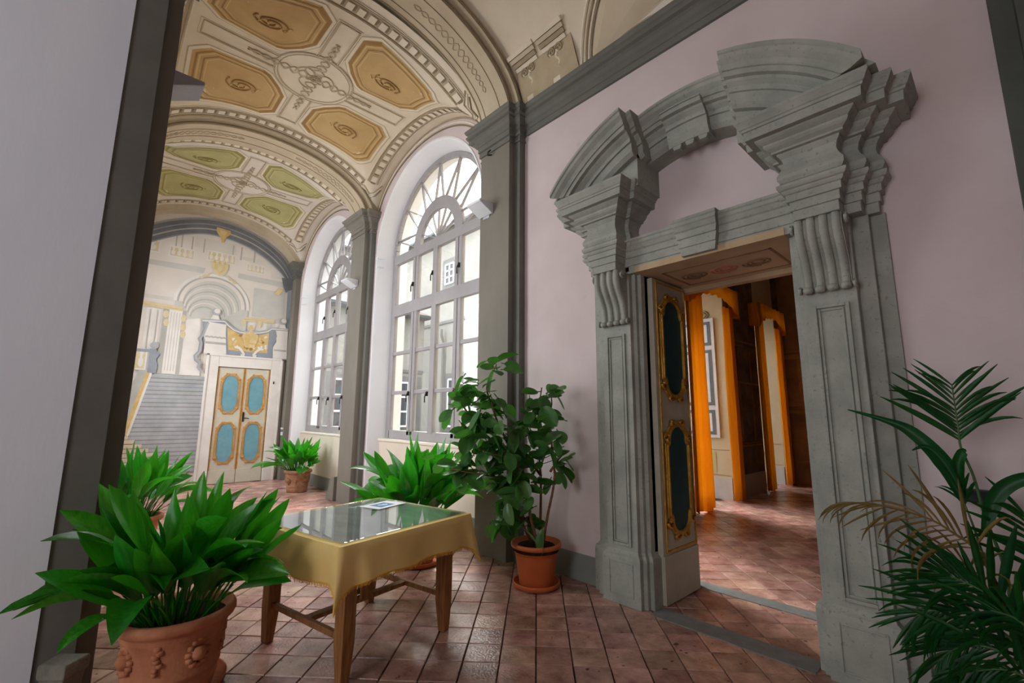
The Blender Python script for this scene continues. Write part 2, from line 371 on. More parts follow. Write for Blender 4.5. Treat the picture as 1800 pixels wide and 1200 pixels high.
# ---- window wall
WR, WS = 1.52, 4.35                     # arch radius in the wall face, springing height
BAYS = [(6.02, 1.70), (9.97, 1.71)]
AV, ZV0, RV = 1.80, 5.02, 1.08          # vault half span, springing, rise
def zvault(x, y, yc, bb):
    u = (abs(x-XC)/AV)**2; v = (abs(y-yc)/bb)**2; k = .12
    h = min(1, max(0, .5+.5*(v-u)/k)); mm = v*(1-h)+u*h-k*h*(1-h)
    return ZV0+RV*math.sqrt(max(0, 1-mm))
def wall_open(mb, x, y0, y1, yc, r, zs, top, zlow):
    n = 72; ys = sorted(set([y0+(y1-y0)*i/n for i in range(n+1)]+[yc-r*math.cos(PI*i/40) for i in range(41)]))
    def lo(y):
        d = abs(y-yc); return zs+math.sqrt(max(0, r*r-d*d))
    for a, c in zip(ys, ys[1:]):
        if c-a < 1e-6: continue
        mid = (a+c)/2
        if abs(mid-yc) < r: q = [(x, a, lo(a)), (x, c, lo(c)), (x, c, top), (x, a, top)]
        else: q = [(x, a, zlow), (x, c, zlow), (x, c, top), (x, a, top)]
        mb.add(q, [(0, 1, 2, 3)])
ww = MB()
for k, (yc, bb) in enumerate(BAYS):
    y0, y1 = (4.30, 7.99) if k == 0 else (7.99, 12.05)
    wall_open(ww, XW, y0, y1, yc, WR, WS, 6.3, -.05)
    wall_open(ww, 4.16, y0, y1, yc, 1.40, WS+.03, 6.6, -.05)
wall_window = struct(ww.build('wall_window', 'pink_plaster'), 'pink plaster wall pierced by two tall arched windows', 'wall')
for yc, bb in BAYS:
    rv = MB()
    def sect(x, r, zs):
        return [(x, yc+r, 0)]+[(x, yc+r*math.cos(PI*i/40), zs+r*math.sin(PI*i/40)) for i in range(41)]+[(x, yc-r, 0)]
    rv.rings([sect(3.612, 1.545, WS), sect(3.612, WR, WS), sect(3.64, 1.505, WS), sect(3.86, 1.42, WS+.03), sect(3.93, 1.40, WS+.03), sect(4.17, 1.40, WS+.03)], False, False)
    rv.build('window_reveal', 'white_plaster', wall_window, smooth=False)
    ip = MB()
    for s in (-1, 1):
        ya, yb = sorted((yc+s*1.47, yc+s*1.535)); ip.box(3.605, 3.85, ya, yb, 4.16, 4.19); ip.box(3.6, 3.86, ya-.003, yb+.003, 4.33, 4.36)
    ip.build('impost_band', 'white_plaster', wall_window)
    MB().box(3.80, 4.12, yc-1.45, yc+1.45, 0, 1.09).build('window_apron', 'cream_plaster', wall_window)
    MB().box(3.77, 4.2, yc-1.43, yc+1.43, 1.09, 1.125).build('window_sill', 'sill_stone', wall_window)
    bb_ = MB(); bb_.box(3.785, 3.81, yc-1.45, yc+1.45, 0, .24)
    bb_.build('window_skirting', 'base_paint', wall_window)
    for s in (-1, 1):
        MB().box(XW-.006, XW+.01, *sorted((yc+s*1.53, yc+s*1.62)), 0, .24).build('window_skirting', 'base_paint', wall_window)

# ---- the two tall arched windows
def make_window(name, label, yc):
    e = empty(name, (3.92, yc, 1.125)); struct(e, label, 'window')
    X0, X1 = 3.89, 3.96; ZT = 4.38; Ro, Ri = 1.40, 1.315
    f = MB()
    for s in (-1, 1): f.box(X0, X1, *sorted((yc+s*1.27, yc+s*1.40)), 1.125, ZT)
    f.box(X0, X1, yc-1.3, yc+1.3, 1.125, 1.27)
    n = 36
    out = [(yc+Ro*math.cos(PI*i/n), ZT+Ro*math.sin(PI*i/n)) for i in range(n+1)]; inn = [(yc+Ri*math.cos(PI*i/n), ZT+Ri*math.sin(PI*i/n)) for i in range(n+1)]
    for i in range(n):
        f.prism([out[i], out[i+1], inn[i+1], inn[i]], lambda p, q, t: (t, p, q), X0, X1)
    f.build('frame', 'window_paint', e, bevel=.006)
    MB().box(X0-.015, X1, yc-1.33, yc+1.33, 4.22, ZT).build('transom', 'window_paint', e, bevel=.008)
    MB().box(X0-.01, X1, yc-1.3, yc+1.3, 3.25, 3.455).build('transom', 'window_paint', e, bevel=.008)
    MB().box(X0-.012, X1, yc-.065, yc+.065, 1.25, 4.25).build('mullion', 'window_paint', e, bevel=.008)
    for s in (-1, 1):
        for a, c in ((.53, .61), (.625, .70)):
            MB().box(X0, X1, *sorted((yc+s*a, yc+s*c)), 1.2, 4.25).build('casement_stile', 'window_paint', e, bevel=.006)
        MB().box(X0+.03, X1-.01, *sorted((yc+s*.60, yc+s*.63)), 1.2, 4.25).build('rebate', 'shutter_grey', e)
    cols = [(-1.27, -.70), (-.53, -.065), (.065, .53), (.70, 1.27)]
    rows = [(1.27, 1.868), (1.932, 2.552), (2.618, 3.25), (3.455, 4.22)]
    for a, c in cols:
        for z in (1.90, 2.585): MB().box(X0+.012, X1-.01, yc+a-.01, yc+c+.01, z-.03, z+.03).build('glazing_bar', 'window_paint', e, bevel=.006)
        for z0, z1 in rows: MB().box(3.926, 3.932, yc+a-.01, yc+c+.01, z0-.01, z1+.01).build('pane', 'glass', e)
    # fanlight
    fr = MB(); ri, ro = .50, .70
    for i in range(24):
        a, c = PI*i/24, PI*(i+1)/24
        fr.prism([(yc+ro*math.cos(a), ZT+ro*math.sin(a)), (yc+ro*math.cos(c), ZT+ro*math.sin(c)), (yc+ri*math.cos(c), ZT+ri*math.sin(c)), (yc+ri*math.cos(a), ZT+ri*math.sin(a))], lambda p, q, t: (t, p, q), X0, X1-.01)
    fr.build('fanlight_ring', 'window_paint', e)
    def bar(y0, z0, y1, z1, wd=.011):
        d = Vector((y1-y0, z1-z0)).normalized(); nx, nz = -d.y*wd, d.x*wd
        MB().prism([(y0+nx, z0+nz), (y1+nx, z1+nz), (y1-nx, z1-nz), (y0-nx, z0-nz)], lambda p, q, t: (t, p, q), 3.91, 3.95).build('fanlight_bar', 'window_paint', e)
    N = 7
    for i in range(N):
        ao = PI*(i+.5)/N
        for da in (0, 1):
            ar = PI*(i+.12+.76*da)/N; bar(yc+.69*math.cos(ar), ZT+.69*math.sin(ar), yc+1.33*math.cos(ao), ZT+1.33*math.sin(ao))
    for i in range(1, 8):
        a = PI*i/8; bar(yc+.05*math.cos(a), ZT+.05*math.sin(a), yc+.51*math.cos(a), ZT+.51*math.sin(a), .009)
    g = [(yc+1.33*math.cos(PI*i/n), ZT+1.33*math.sin(PI*i/n)) for i in range(n+1)]
    MB().prism(g, lambda p, q, t: (t, p, q), 3.926, 3.932).build('fanlight_pane', 'glass', e)
    for y, z in ((.66, 1.86), (.10, 1.84), (-.62, 1.86), (.66, 3.72), (.05, 3.78), (-.66, 3.74)):
        h = MB(); h.box(X0-.03, X0, yc+y-.012, yc+y+.012, z-.02, z+.05); h.tube([(X0-.03, yc+y, z+.02), (X0-.045, yc+y+.01, z-.03), (X0-.04, yc+y+.015, z-.12)], .009, 6)
        h.build('handle', 'iron', e)
    return e
make_window('window_1', 'tall arched window with fanlight beside the pink wall pilaster', BAYS[0][0])
make_window('window_2', 'tall arched window with fanlight next to the painted end wall', BAYS[1][0])

# ---- vaults
ceiling = empty('ceiling', (XC, 6, 6)); struct(ceiling, 'cream vaulted ceiling painted with coffers, brackets and scrollwork', 'ceiling')
def vault_mesh(yc, bb, mat):
    n = 56; mb = MB(); vs = []
    for j in range(n+1):
        for i in range(n+1):
            x = XC+AV*math.sin(HP*(2*i/n-1)); y = yc+bb*math.sin(HP*(2*j/n-1)); vs.append((x, y, zvault(x, y, yc, bb)))
    fs = [(j*(n+1)+i, j*(n+1)+i+1, (j+1)*(n+1)+i+1, (j+1)*(n+1)+i) for j in range(n) for i in range(n)]
    mb.add(vs, fs); return mb.build('bay_vault', mat, ceiling, smooth=True)
vault_mesh(*BAYS[0], 'vault_cream'); vault_mesh(*BAYS[1], 'vault_pale')
# keep light out above the vaults
MB().box(-.5, 4.3, 3.5, 12.2, 6.35, 6.5).build('roof_slab', 'cream_plaster', ceiling)
def arch_band(y0, y1, a, z0, r, mat, name, face_a=None, near_face=True, far_face=False):
    n = 48; mb = MB(); e = [(XC+a*math.cos(PI*i/n), z0+r*math.sin(PI*i/n)) for i in range(n+1)]
    mb.rings([[(x, y0, z) for x, z in e], [(x, y1, z) for x, z in e]], False, False)
    if face_a:
        g = [(XC+face_a[0]*math.cos(PI*i/n), face_a[1]+face_a[2]*math.sin(PI*i/n)) for i in range(n+1)]
        if near_face: mb.rings([[(x, y0, z) for x, z in e], [(x, y0, z) for x, z in g]], False, False)
        if far_face: mb.rings([[(x, y1, z) for x, z in e], [(x, y1, z) for x, z in g]], False, False)
    return mb.build(name, mat, ceiling, smooth=False)
A1, Z1, R1 = 1.617, 5.17, .98
arch_band(3.78, 4.325, A1, Z1, R1, 'arch_buff', 'arch_soffit', (1.83, 5.1, 1.16), True, True)
arch_band(3.69, 3.78, A1+.09, Z1, R1+.075, 'arch_buff', 'arch_step', (1.83, 5.15, 1.16))
arch_band(7.715, 8.265, A1, 5.12, .86, 'arch_buff', 'arch_soffit', (1.83, 5.02, 1.12), True, True)
arch_band(7.63, 7.72, A1+.09, 5.12, .935, 'arch_buff', 'arch_step', (1.83, 5.05, 1.12))
arch_band(11.68, 11.97, 1.69, 5.02, .95, 'arch_buff', 'arch_soffit', (1.83, 5.02, 1.12))
# thin ribs along the arches
for (y, a, z0, r, k, mt) in ((3.775, A1+.03, Z1, R1+.03, .018, 'paint_dark'), (3.685, A1+.12, Z1, R1+.10, .016, 'paint_dark'), (4.30, A1-.002, Z1, R1-.002, .012, 'paint_line'), (3.93, A1-.003, Z1, R1-.003, .005, 'paint_dark'), (4.21, A1-.003, Z1, R1-.003, .005, 'paint_dark'),
                         (7.715, A1+.03, 5.12, .89, .018, 'paint_dark'), (7.625, A1+.11, 5.12, .955, .016, 'paint_line'), (7.87, A1-.003, 5.12, .857, .006, 'paint_line'), (8.10, A1-.003, 5.12, .857, .006, 'paint_line')):
    MB().tube([(XC+a*math.cos(PI*i/48), y, z0+r*math.sin(PI*i/48)) for i in range(1, 48)], k, 6).build('arch_rib', mt, ceiling)
# scrollwork on the arch soffits
def on_arch(s, y, a, z0, r, d=.004):
    t = PI*s; return (XC+(a-d)*math.cos(t), y, z0+(r-d)*math.sin(t))
for (ym, a, z0, r) in ((4.07, A1, Z1, R1), (7.985, A1, 5.12, .86)):
    for s0, s1, cyc in ((.14, .42, 7), (.58, .86, 7)):
        for ph in (0, PI):
            MB().tube([on_arch(s0+(s1-s0)*i/90, ym+.055*math.sin(2*PI*cyc*i/90/1.0+ph)*(1-.6*abs(i/45-1)), a, z0, r) for i in range(91)], .007, 5).build('painted_scroll', 'scroll_tone', ceiling)
# near vault over the pink wall
def zn(x): return 5.2+1.1*math.sqrt(max(0, 1-(max(x-1.82, 0)/1.8)**2))
nv = MB(); xs = [1.82+1.8*math.sin(HP*i/28) for i in range(29)]
nv.rings([[(x, y, zn(x)) for x in xs] for y in (-3.3, 3.70)], False, False); nv.box(-4.9, 1.82, -3.4, 3.72, 6.30, 6.42)
nv.build('near_vault', 'vault_cream', ceiling, smooth=True)
MB().box(1.8, 4.3, -3.4, 3.6, 6.45, 6.55).build('roof_slab', 'cream_plaster', ceiling)
# ---- painted ornament on the vaults
def patch(poly, yc, bb, off, name, mat, hole=None):
    """a painted area given in plan about the bay centre, laid on the vault"""
    bm = bmesh.new()
    if hole:
        n = len(poly); a = [bm.verts.new((p[0], p[1], 0)) for p in poly]; c = [bm.verts.new((p[0], p[1], 0)) for p in hole]
        for i in range(n): bm.faces.new((a[i], a[(i+1) % n], c[(i+1) % n], c[i]))
    else:
        bm.faces.new([bm.verts.new((p[0], p[1], 0)) for p in poly]); bmesh.ops.triangulate(bm, faces=bm.faces)
    for _ in range(3):
        ed = [e for e in bm.edges if e.calc_length() > .11]
        if not ed: break
        bmesh.ops.subdivide_edges(bm, edges=ed, cuts=1); bmesh.ops.triangulate(bm, faces=[f for f in bm.faces if len(f.verts) > 3])
    for v in bm.verts:
        x, y = XC+v.co.x, yc+v.co.y; v.co = (x, y, zvault(x, y, yc, bb)-off)
    bmesh.ops.recalc_face_normals(bm, faces=bm.faces)
    me = bpy.data.meshes.new(name); bm.to_mesh(me); bm.free(); me.materials.append(M[mat])
    me.polygons.foreach_set('use_smooth', [True]*len(me.polygons))
    o = bpy.data.objects.new(name, me); COL.objects.link(o); attach(o, ceiling); return o
def vline(pts, yc, bb, r, name, mat, off=.004):
    q = []
    for (x0, y0), (x1, y1) in zip(pts, pts[1:]):
        k = max(1, int(math.hypot(x1-x0, y1-y0)/.08))
        q += [(x0+(x1-x0)*i/k, y0+(y1-y0)*i/k) for i in range(k)]
    q.append(pts[-1])
    return MB().tube([(XC+x, yc+y, zvault(XC+x, yc+y, yc, bb)-off) for x, y in q], r, 5).build(name, mat, ceiling)
COF = [(.20, .64), (.31, .47), (.47, .30), (.56, .26), (1.16, .30), (1.33, .46), (1.31, 1.02), (1.14, 1.17), (.36, 1.27), (.19, 1.12)]
def shrink(poly, k):
    cx = sum(p[0] for p in poly)/len(poly); cy = sum(p[1] for p in poly)/len(poly)
    return [(cx+(p[0]-cx)*k, cy+(p[1]-cy)*k) for p in poly]
for bi, (yc, bb) in enumerate(BAYS):
    base, dark, pale = (('coffer_ochre', 'coffer_brown', 'coffer_pale'), ('coffer_olive', 'coffer_olive_dark', 'coffer_olive_pale'))[bi]
    cream = ('paint_light', 'vault_pale')[0]
    for sx in (-1, 1):
        for sy in (-1, 1):
            P = [(sx*x, sy*y) for x, y in COF]
            patch(shrink(P, 1.09), yc, bb, .003, 'coffer_border', 'bracket_ground'); patch(shrink(P, 1.065), yc, bb, .0045, 'coffer_border', 'paint_light')
            patch(P, yc, bb, .006, 'coffer_panel', base)
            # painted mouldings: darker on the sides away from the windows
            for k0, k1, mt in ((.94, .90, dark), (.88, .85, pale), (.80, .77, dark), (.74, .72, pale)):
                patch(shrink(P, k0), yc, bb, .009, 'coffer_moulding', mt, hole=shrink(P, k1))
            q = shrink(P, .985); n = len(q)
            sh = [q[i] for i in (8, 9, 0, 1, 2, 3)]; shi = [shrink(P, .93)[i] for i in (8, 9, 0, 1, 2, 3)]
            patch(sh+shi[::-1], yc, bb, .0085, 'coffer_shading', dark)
            cx = sum(p[0] for p in P)/n; cy = sum(p[1] for p in P)/n
            R_ = random.Random(bi*9+sx*3+sy)
            for th0 in (0, PI):
                pts = []
                for i in range(40):
                    t = i/39*2.2*PI; rr = .03+.13*(i/39); pts.append((cx+rr*math.cos(t+th0)*1.2+.03*sx, cy+rr*math.sin(t+th0)*.8))
                vline(pts, yc, bb, .011, 'coffer_scroll', dark, .012)
            vline([(cx-.2+.02*i, cy+.05*math.sin(i*.9)+.02) for i in range(21)], yc, bb, .008, 'coffer_scroll', pale, .012)
    # central medallion and cross arms
    ring = [(.50*math.cos(2*PI*i/48), .50*math.sin(2*PI*i/48)) for i in range(48)]
    patch(ring, yc, bb, .005, 'medallion', ('vault_cream', 'vault_pale')[bi])
    for r_, mt in ((.50, 'scroll_tone'), (.475, 'paint_light'), (.455, 'scroll_tone')):
        vline([(r_*math.cos(2*PI*i/40), r_*math.sin(2*PI*i/40)) for i in range(41)], yc, bb, .007, 'medallion_ring', mt, .008)
    for ax in (0, 1):
        for s in (-1, 1):
            f = (lambda a, c: (s*a, c)) if ax == 0 else (lambda a, c: (c, s*a))
            end = 1.30 if ax == 0 else 1.18
            vline([f(.47, .12), f(end, .12), f(end, -.12), f(.47, -.12)], yc, bb, .010, 'arm_border', 'scroll_tone', .006)
            vline([f(.47, .145), f(end+.03, .145), f(end+.03, -.145), f(.47, -.145)], yc, bb, .006, 'arm_border', 'paint_light', .006)
            for ph in (0, PI):
                vline([f(.10+.72*i/60, (.072-.05*i/60)*math.sin(2*PI*3.2*i/60+ph)) for i in range(61)], yc, bb, .010, 'guilloche', 'scroll_tone', .012)
                vline([f(.11+.70*i/60, (.052-.035*i/60)*math.sin(2*PI*3.2*i/60+ph)) for i in range(61)], yc, bb, .005, 'guilloche', 'paint_light', .012)
            g = [f(.10+.06*math.cos(t*.3)*t*.12, .05*math.sin(t*.3)*t*.2) for t in range(1, 22)]
            vline(g, yc, bb, .009, 'guilloche', 'scroll_tone', .013)
    vline([((.02+.05*i/30)*math.cos(i*.42), (.02+.05*i/30)*math.sin(i*.42)) for i in range(31)], yc, bb, .014, 'medallion_scroll', 'paint_line', .014)
    # brackets along arches and lunettes
    def bracket_row(f, a0, a1, n, inward):
        patch([f(a0+(a1-a0)*k/24, -inward*.01) for k in range(25)]+[f(a0+(a1-a0)*k/24, inward*.125) for k in range(24, -1, -1)], yc, bb, .007, 'bracket_ground', 'bracket_ground')
        for i in range(n):
            t = a0+(a1-a0)*(i+.5)/n; hw = (a1-a0)/n*.30
            patch([f(t-hw, 0), f(t+hw, 0), f(t+hw, inward*.105), f(t-hw, inward*.105)], yc, bb, .020, 'bracket', 'paint_light')
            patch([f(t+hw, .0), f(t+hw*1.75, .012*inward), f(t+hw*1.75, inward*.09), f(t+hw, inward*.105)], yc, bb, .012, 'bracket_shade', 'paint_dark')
        for dd, mt in ((-.035, 'paint_line'), (-.055, 'paint_light'), (.14, 'paint_line'), (.165, 'paint_light')):
            vline([f(a0+(a1-a0)*k/20, inward*dd) for k in range(21)], yc, bb, .007, 'bracket_fillet', mt, .006)
    for sy in (-1, 1):
        bracket_row(lambda t, d, sy=sy: (t, sy*(bb-.17)+d), -1.42, 1.42, 21, -sy)
    for sx in (-1, 1):
        bracket_row(lambda t, d, sx=sx: (sx*1.60+d, t), -1.36, 1.36, 19, -sx)
    # painted corner cornice in each pendentive
    for sx in (-1, 1):
        for sy in (-1, 1):
            for dd, mt in ((0, 'paint_line'), (.035, 'paint_light'), (.07, 'paint_dark')):
                vline([(sx*(1.36+dd), sy*(bb-.05)), (sx*(1.46+dd), sy*(bb-.20+dd)), (sx*(1.58+dd*.5), sy*(bb-.16+dd)), (sx*1.74, sy*(bb-.36+dd))], yc, bb, .011, 'corner_cornice', mt, .006)
    # moulded edge round the lunette over the window
    for rr, zz, mt in ((1.66, 5.02, 'paint_line'), (1.62, 5.0, 'paint_light'), (1.59, 4.98, 'paint_dark')):
        MB().tube([(XW-.008, yc+rr*math.cos(PI*i/40), zz+(rr-.59)*math.sin(PI*i/40)) for i in range(2, 39)], .012, 6).build('lunette_edge', mt, ceiling)

# ---- painted consoles and niche on the near vault
def ns(y, s, off=.0):
    """point on the near vault: s = distance up the curve from the cornice"""
    t = s/1.45; x = 1.82+1.8*math.cos(t); z = 5.2+1.1*math.sin(t); nx, nz = -math.cos(t)*.6, -math.sin(t)
    return (x+nx*off, y, z+nz*off)
def nslab(outline, h, name, mat):
    bot = [ns(y, s, .002) for y, s in outline]; top = [ns(y, s, h) for y, s in outline]; n = len(outline)
    mb = MB(); mb.rings([bot, top], True, True); return mb.build(name, mat, ceiling)
nslab([(2.80, .05), (3.67, .05), (3.67, .66), (2.80, .66)], .003, 'console_ground', 'bracket_ground')
for y0 in (3.46, 3.03):
    body = [(y0-.15, .06), (y0+.15, .06), (y0+.13, .3), (y0+.10, .48), (y0+.11, .62), (y0-.11, .62), (y0-.10, .48), (y0-.13, .3)]
    nslab(body, .03, 'painted_console', 'paint_light')
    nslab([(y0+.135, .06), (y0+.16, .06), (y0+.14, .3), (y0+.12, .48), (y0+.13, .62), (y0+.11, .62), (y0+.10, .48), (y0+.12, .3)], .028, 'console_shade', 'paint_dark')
    for s in (-1, 1):
        MB().tube([ns(y0+s*.055+.05*math.cos(t*.4)*(1-t/30), .60+.05*math.sin(t*.4)*(1-t/30), .04) for t in range(26)], .012, 6).build('console_volute', 'paint_line', ceiling)
    MB().tube([ns(y0+.015*math.sin(t), .36+.2*t/10, .034) for t in range(11)], .02, 6).build('console_leaf', 'paint_light', ceiling)
    for k in range(4):
        nslab([(y0-.17-.012*k, .65+.06*k), (y0+.17+.012*k, .65+.06*k), (y0+.17+.012*k, .70+.06*k), (y0-.17-.012*k, .70+.06*k)], .03+.01*k, 'console_abacus', ('paint_light', 'paint_line', 'arch_buff', 'paint_light')[k])
for k, (r0, mt) in enumerate(((1.06, 'paint_light'), (1.0, 'paint_line'), (.96, 'paint_light'), (.93, 'paint_dark'))):
    MB().tube([ns(1.72+r0*math.cos(PI*i/40), .08+r0*1.0*math.sin(PI*i/40), .01) for i in range(41)], .018-.003*k, 6).build('painted_niche_arch', mt, ceiling)
nslab([(1.72+.9*math.cos(PI*i/24), .1+.9*math.sin(PI*i/24)) for i in range(25)], .004, 'painted_niche', 'arch_buff')
nslab([(1.2, .08), (2.32, .08), (2.32, .2), (2.26, .24), (2.26, .3), (2.34, .34), (2.34, .4), (1.2, .4)], .02, 'painted_pedestal', 'vault_pale')
for s_ in (.1, .22, .31, .38): MB().tube([ns(y, s_, .022) for y in (1.2, 1.6, 2.0, 2.31)], .009, 5).build('pedestal_moulding', 'paint_line', ceiling)
MB().tube([ns(y, .045, .012) for y in (-.2, 1, 2, 3, 3.66)], .014, 5).build('pedestal_moulding', 'paint_line', ceiling)
nslab([(2.05, .42), (2.2, .42), (2.2, .62), (2.1, .7), (2.05, .66)], .012, 'painted_figure', 'fresco_blue')

# ---- end wall with its painted staircase hall
wall_end = MB().box(-.3, 4.2, YE, YE+.2, -.1, 6.4).build('wall_end', 'fresco_pale')
struct(wall_end, 'end wall frescoed with a painted staircase, balustrades and arcade', 'wall')
LAY = [0]
def paint(poly, name, mat, lift=None):
    LAY[0] += 1; y = YE-.002-.00025*LAY[0] if lift is None else YE-lift
    n = len(poly); return MB().add([(x, y, z) for x, z in poly], [list(range(n))]).build(name, mat, wall_end)
def stroke(pts, wd, name, mat):
    LAY[0] += 1; y = YE-.002-.00025*LAY[0]; L_, R_ = [], []
    for i, p in enumerate(pts):
        a, c = pts[max(0, i-1)], pts[min(len(pts)-1, i+1)]; dx, dz = c[0]-a[0], c[1]-a[1]; l = math.hypot(dx, dz) or 1
        L_.append((p[0]-dz/l*wd, y, p[1]+dx/l*wd)); R_.append((p[0]+dz/l*wd, y, p[1]-dx/l*wd))
    return MB().rings([L_, R_], False, False).build(name, mat, wall_end)
def rect(x0, x1, z0, z1): return [(x0, z0), (x1, z0), (x1, z1), (x0, z1)]
for x0, x1, z0, z1 in ((.2, 1.3, 3.9, 4.55), (2.3, 3.4, 4.82, 5.2), (1.4, 2.2, 5.2, 5.45), (2.6, 3.3, 3.0, 3.7), (1.42, 1.8, 2.33, 3.2)): paint(rect(x0, x1, z0, z1), 'painted_mist', 'fresco_mist')
for x in (1.14, 1.19, 1.24, 1.29): pass
# back hall: pale bays, pilasters, entablature
for x0, x1, mt in ((.2, .62, 'fresco_grey'), (.72, .96, 'fresco_white'), (2.62, 3.0, 'fresco_white'), (3.02, 3.14, 'fresco_grey'), (3.2, 3.44, 'fresco_white')):
    paint(rect(x0, x1, 2.3, 3.7), 'painted_bay', mt)
paint(rect(.2, 1.2, 3.98, 4.6), 'painted_bay', 'fresco_pale')
paint(rect(2.66, 3.36, 3.8, 4.5), 'painted_bay', 'fresco_grey')
paint([(.2, 4.62), (1.62, 4.62), (1.66, 4.76), (.2, 4.72)], 'painted_cornice', 'fresco_grey'); paint([(2.3, 4.66), (3.36, 4.62), (3.36, 4.76), (2.3, 4.78)], 'painted_cornice', 'fresco_grey')
paint(rect(.2, 1.5, 4.78, 5.12), 'painted_attic', 'fresco_pale'); paint(rect(2.3, 3.0, 4.8, 5.12), 'painted_attic', 'fresco_pale')
for x in (1.07, 1.17, 1.36, 1.58, 2.15, 2.32, 2.6): stroke([(x, 5.1), (x, 5.42)], .012, 'painted_pilaster', 'fresco_shade')
def balusters(x0, x1, z0, z1, n, mt='fresco_faded'):
    paint(rect(x0-.03, x1+.03, z0-.03, z1+.03), 'painted_balustrade', 'fresco_white'); paint(rect(x0, x1, z0, z1), 'painted_balustrade', mt)
    for i in range(n):
        x = x0+(x1-x0)*(i+.5)/n; h = z1-z0; wv = (x1-x0)/n*.36
        paint([(x+wv*math.cos(t*PI/5)*(1 if t % 5 else .9), z0+h*.38+h*.30*math.sin(t*PI/5)) for t in range(10)], 'painted_baluster', 'fresco_white')
        paint([(x-wv*.4, z0+h*.66), (x+wv*.4, z0+h*.66), (x+wv*.7, z1), (x-wv*.7, z1)], 'painted_baluster', 'fresco_white')
balusters(.99, 1.40, 4.90, 5.09, 4); balusters(1.68, 2.20, 4.97, 5.16, 5); balusters(2.48, 2.83, 4.88, 5.04, 4); balusters(.55, .78, 4.92, 5.14, 1)
# painted barrel arch
AC, AZ = 1.87, 3.92
paint([(AC+.70*math.cos(PI*i/24), AZ+.70*math.sin(PI*i/24)) for i in range(25)]+[(AC-.70, 3.1), (AC+.70, 3.1)], 'painted_arch', 'fresco_grey')
for r_, mt, wd in ((.70, 'fresco_white', .03), (.645, 'fresco_shade', .018), (.60, 'fresco_pale', .03)):
    stroke([(AC+r_*math.cos(PI*i/30), AZ+r_*math.sin(PI*i/30)) for i in range(31)], wd, 'painted_archivolt', mt)
for k in range(8):
    r_ = .57-.045*k; cz = AZ-.045*k
    stroke([(AC-.02*k+r_*math.cos(PI*i/30), cz+r_*math.sin(PI*i/30)) for i in range(31)], .012, 'painted_vault_rib', 'fresco_shade' if k % 2 else 'fresco_pale')
paint([(AC-.62, 2.33), (AC-.62, 3.25), (AC-.58, 3.42), (AC-.42, 3.55), (AC-.2, 3.6), (AC-.1, 2.33)], 'painted_arch', 'fresco_white')
# crest over the arch
paint([(1.76, 4.94), (2.08, 4.94), (2.09, 4.8), (2.03, 4.68), (1.93, 4.62), (1.82, 4.68), (1.76, 4.8)], 'painted_crest', 'fresco_faded')
paint([(1.81, 4.92), (2.03, 4.92), (2.03, 4.8), (1.93, 4.67), (1.82, 4.78)], 'painted_crest', 'fresco_ochre'); paint([(1.86, 4.88), (1.98, 4.88), (1.98, 4.8), (1.93, 4.73), (1.87, 4.79)], 'painted_crest', 'fresco_faded')
for k in range(7): paint([(1.76+.05*k+.028*math.cos(t*PI/4), 4.92+.02*(k % 2)+.03*math.sin(t*PI/4)) for t in range(8)], 'painted_crest', ('fresco_faded', 'fresco_gold')[k % 2])
for s in (-1, 1): stroke([(1.92+s*(.15+.02*t), 4.64-.012*t+.02*math.sin(t*1.3)) for t in range(12)], .022, 'painted_garland', 'fresco_faded')
# columns and gilded entablature
for x0, x1, mt in ((1.00, 1.10, 'fresco_shade'), (1.10, 1.33, 'fresco_white'), (1.33, 1.40, 'fresco_shade')): paint(rect(x0, x1, 2.34, 3.72), 'painted_column', mt)
for x in (1.14, 1.19, 1.24, 1.29, .78, .90): stroke([(x, 2.4), (x, 3.66)], .008, 'painted_flute', 'fresco_grey')
paint([(.2, 3.74), (1.32, 3.70), (1.32, 3.80), (.2, 3.84)], 'painted_entablature', 'fresco_faded')
stroke([(.2, 3.775), (1.32, 3.735)], .012, 'painted_entablature', 'fresco_ochre')
paint([(2.52, 3.66), (3.16, 3.70), (3.16, 3.78), (2.52, 3.76)], 'painted_entablature', 'fresco_faded'); stroke([(2.52, 3.70), (3.16, 3.73)], .012, 'painted_entablature', 'fresco_ochre')
for x, z in ((1.05, 3.6), (1.07, 3.42), (1.36, 3.55), (1.37, 3.36), (1.38, 3.2), (2.5, 3.62), (2.84, 3.62)):
    paint([(x+.05*math.cos(t*PI/4), z+.08*math.sin(t*PI/4)) for t in range(8)], 'painted_garland', 'fresco_faded')
paint([(3.1, 4.44), (3.2, 4.6), (3.3, 4.56), (3.2, 4.4)], 'painted_garland', 'fresco_ochre')
# dark painted arch band hugging the vault
OUT = [(.2, 5.0), (.40, 5.30), (.64, 5.52), (1.08, 5.76), (1.61, 5.92), (2.07, 5.93), (2.56, 5.82), (2.98, 5.62), (3.32, 5.33), (3.50, 4.99), (3.51, 4.85)]
INN = [(.2, 4.70), (.42, 4.92), (.63, 5.08), (1.12, 5.38), (1.57, 5.53), (1.95, 5.54), (2.40, 5.46), (2.81, 5.28), (3.13, 5.05), (3.33, 4.84), (3.38, 4.72)]
def smooth_line(P, k=5):
    out = []
    for i in range(len(P)-1):
        p0, p1, p2, p3 = [P[max(0, min(len(P)-1, i+d))] for d in (-1, 0, 1, 2)]
        for q in range(k):
            t = q/k; out.append(tuple(.5*(2*p1[j]+(p2[j]-p0[j])*t+(2*p0[j]-5*p1[j]+4*p2[j]-p3[j])*t*t+(3*p1[j]-p0[j]-3*p2[j]+p3[j])*t**3) for j in (0, 1)))
    return out+[P[-1]]
OUT, INN = smooth_line(OUT), smooth_line(INN)
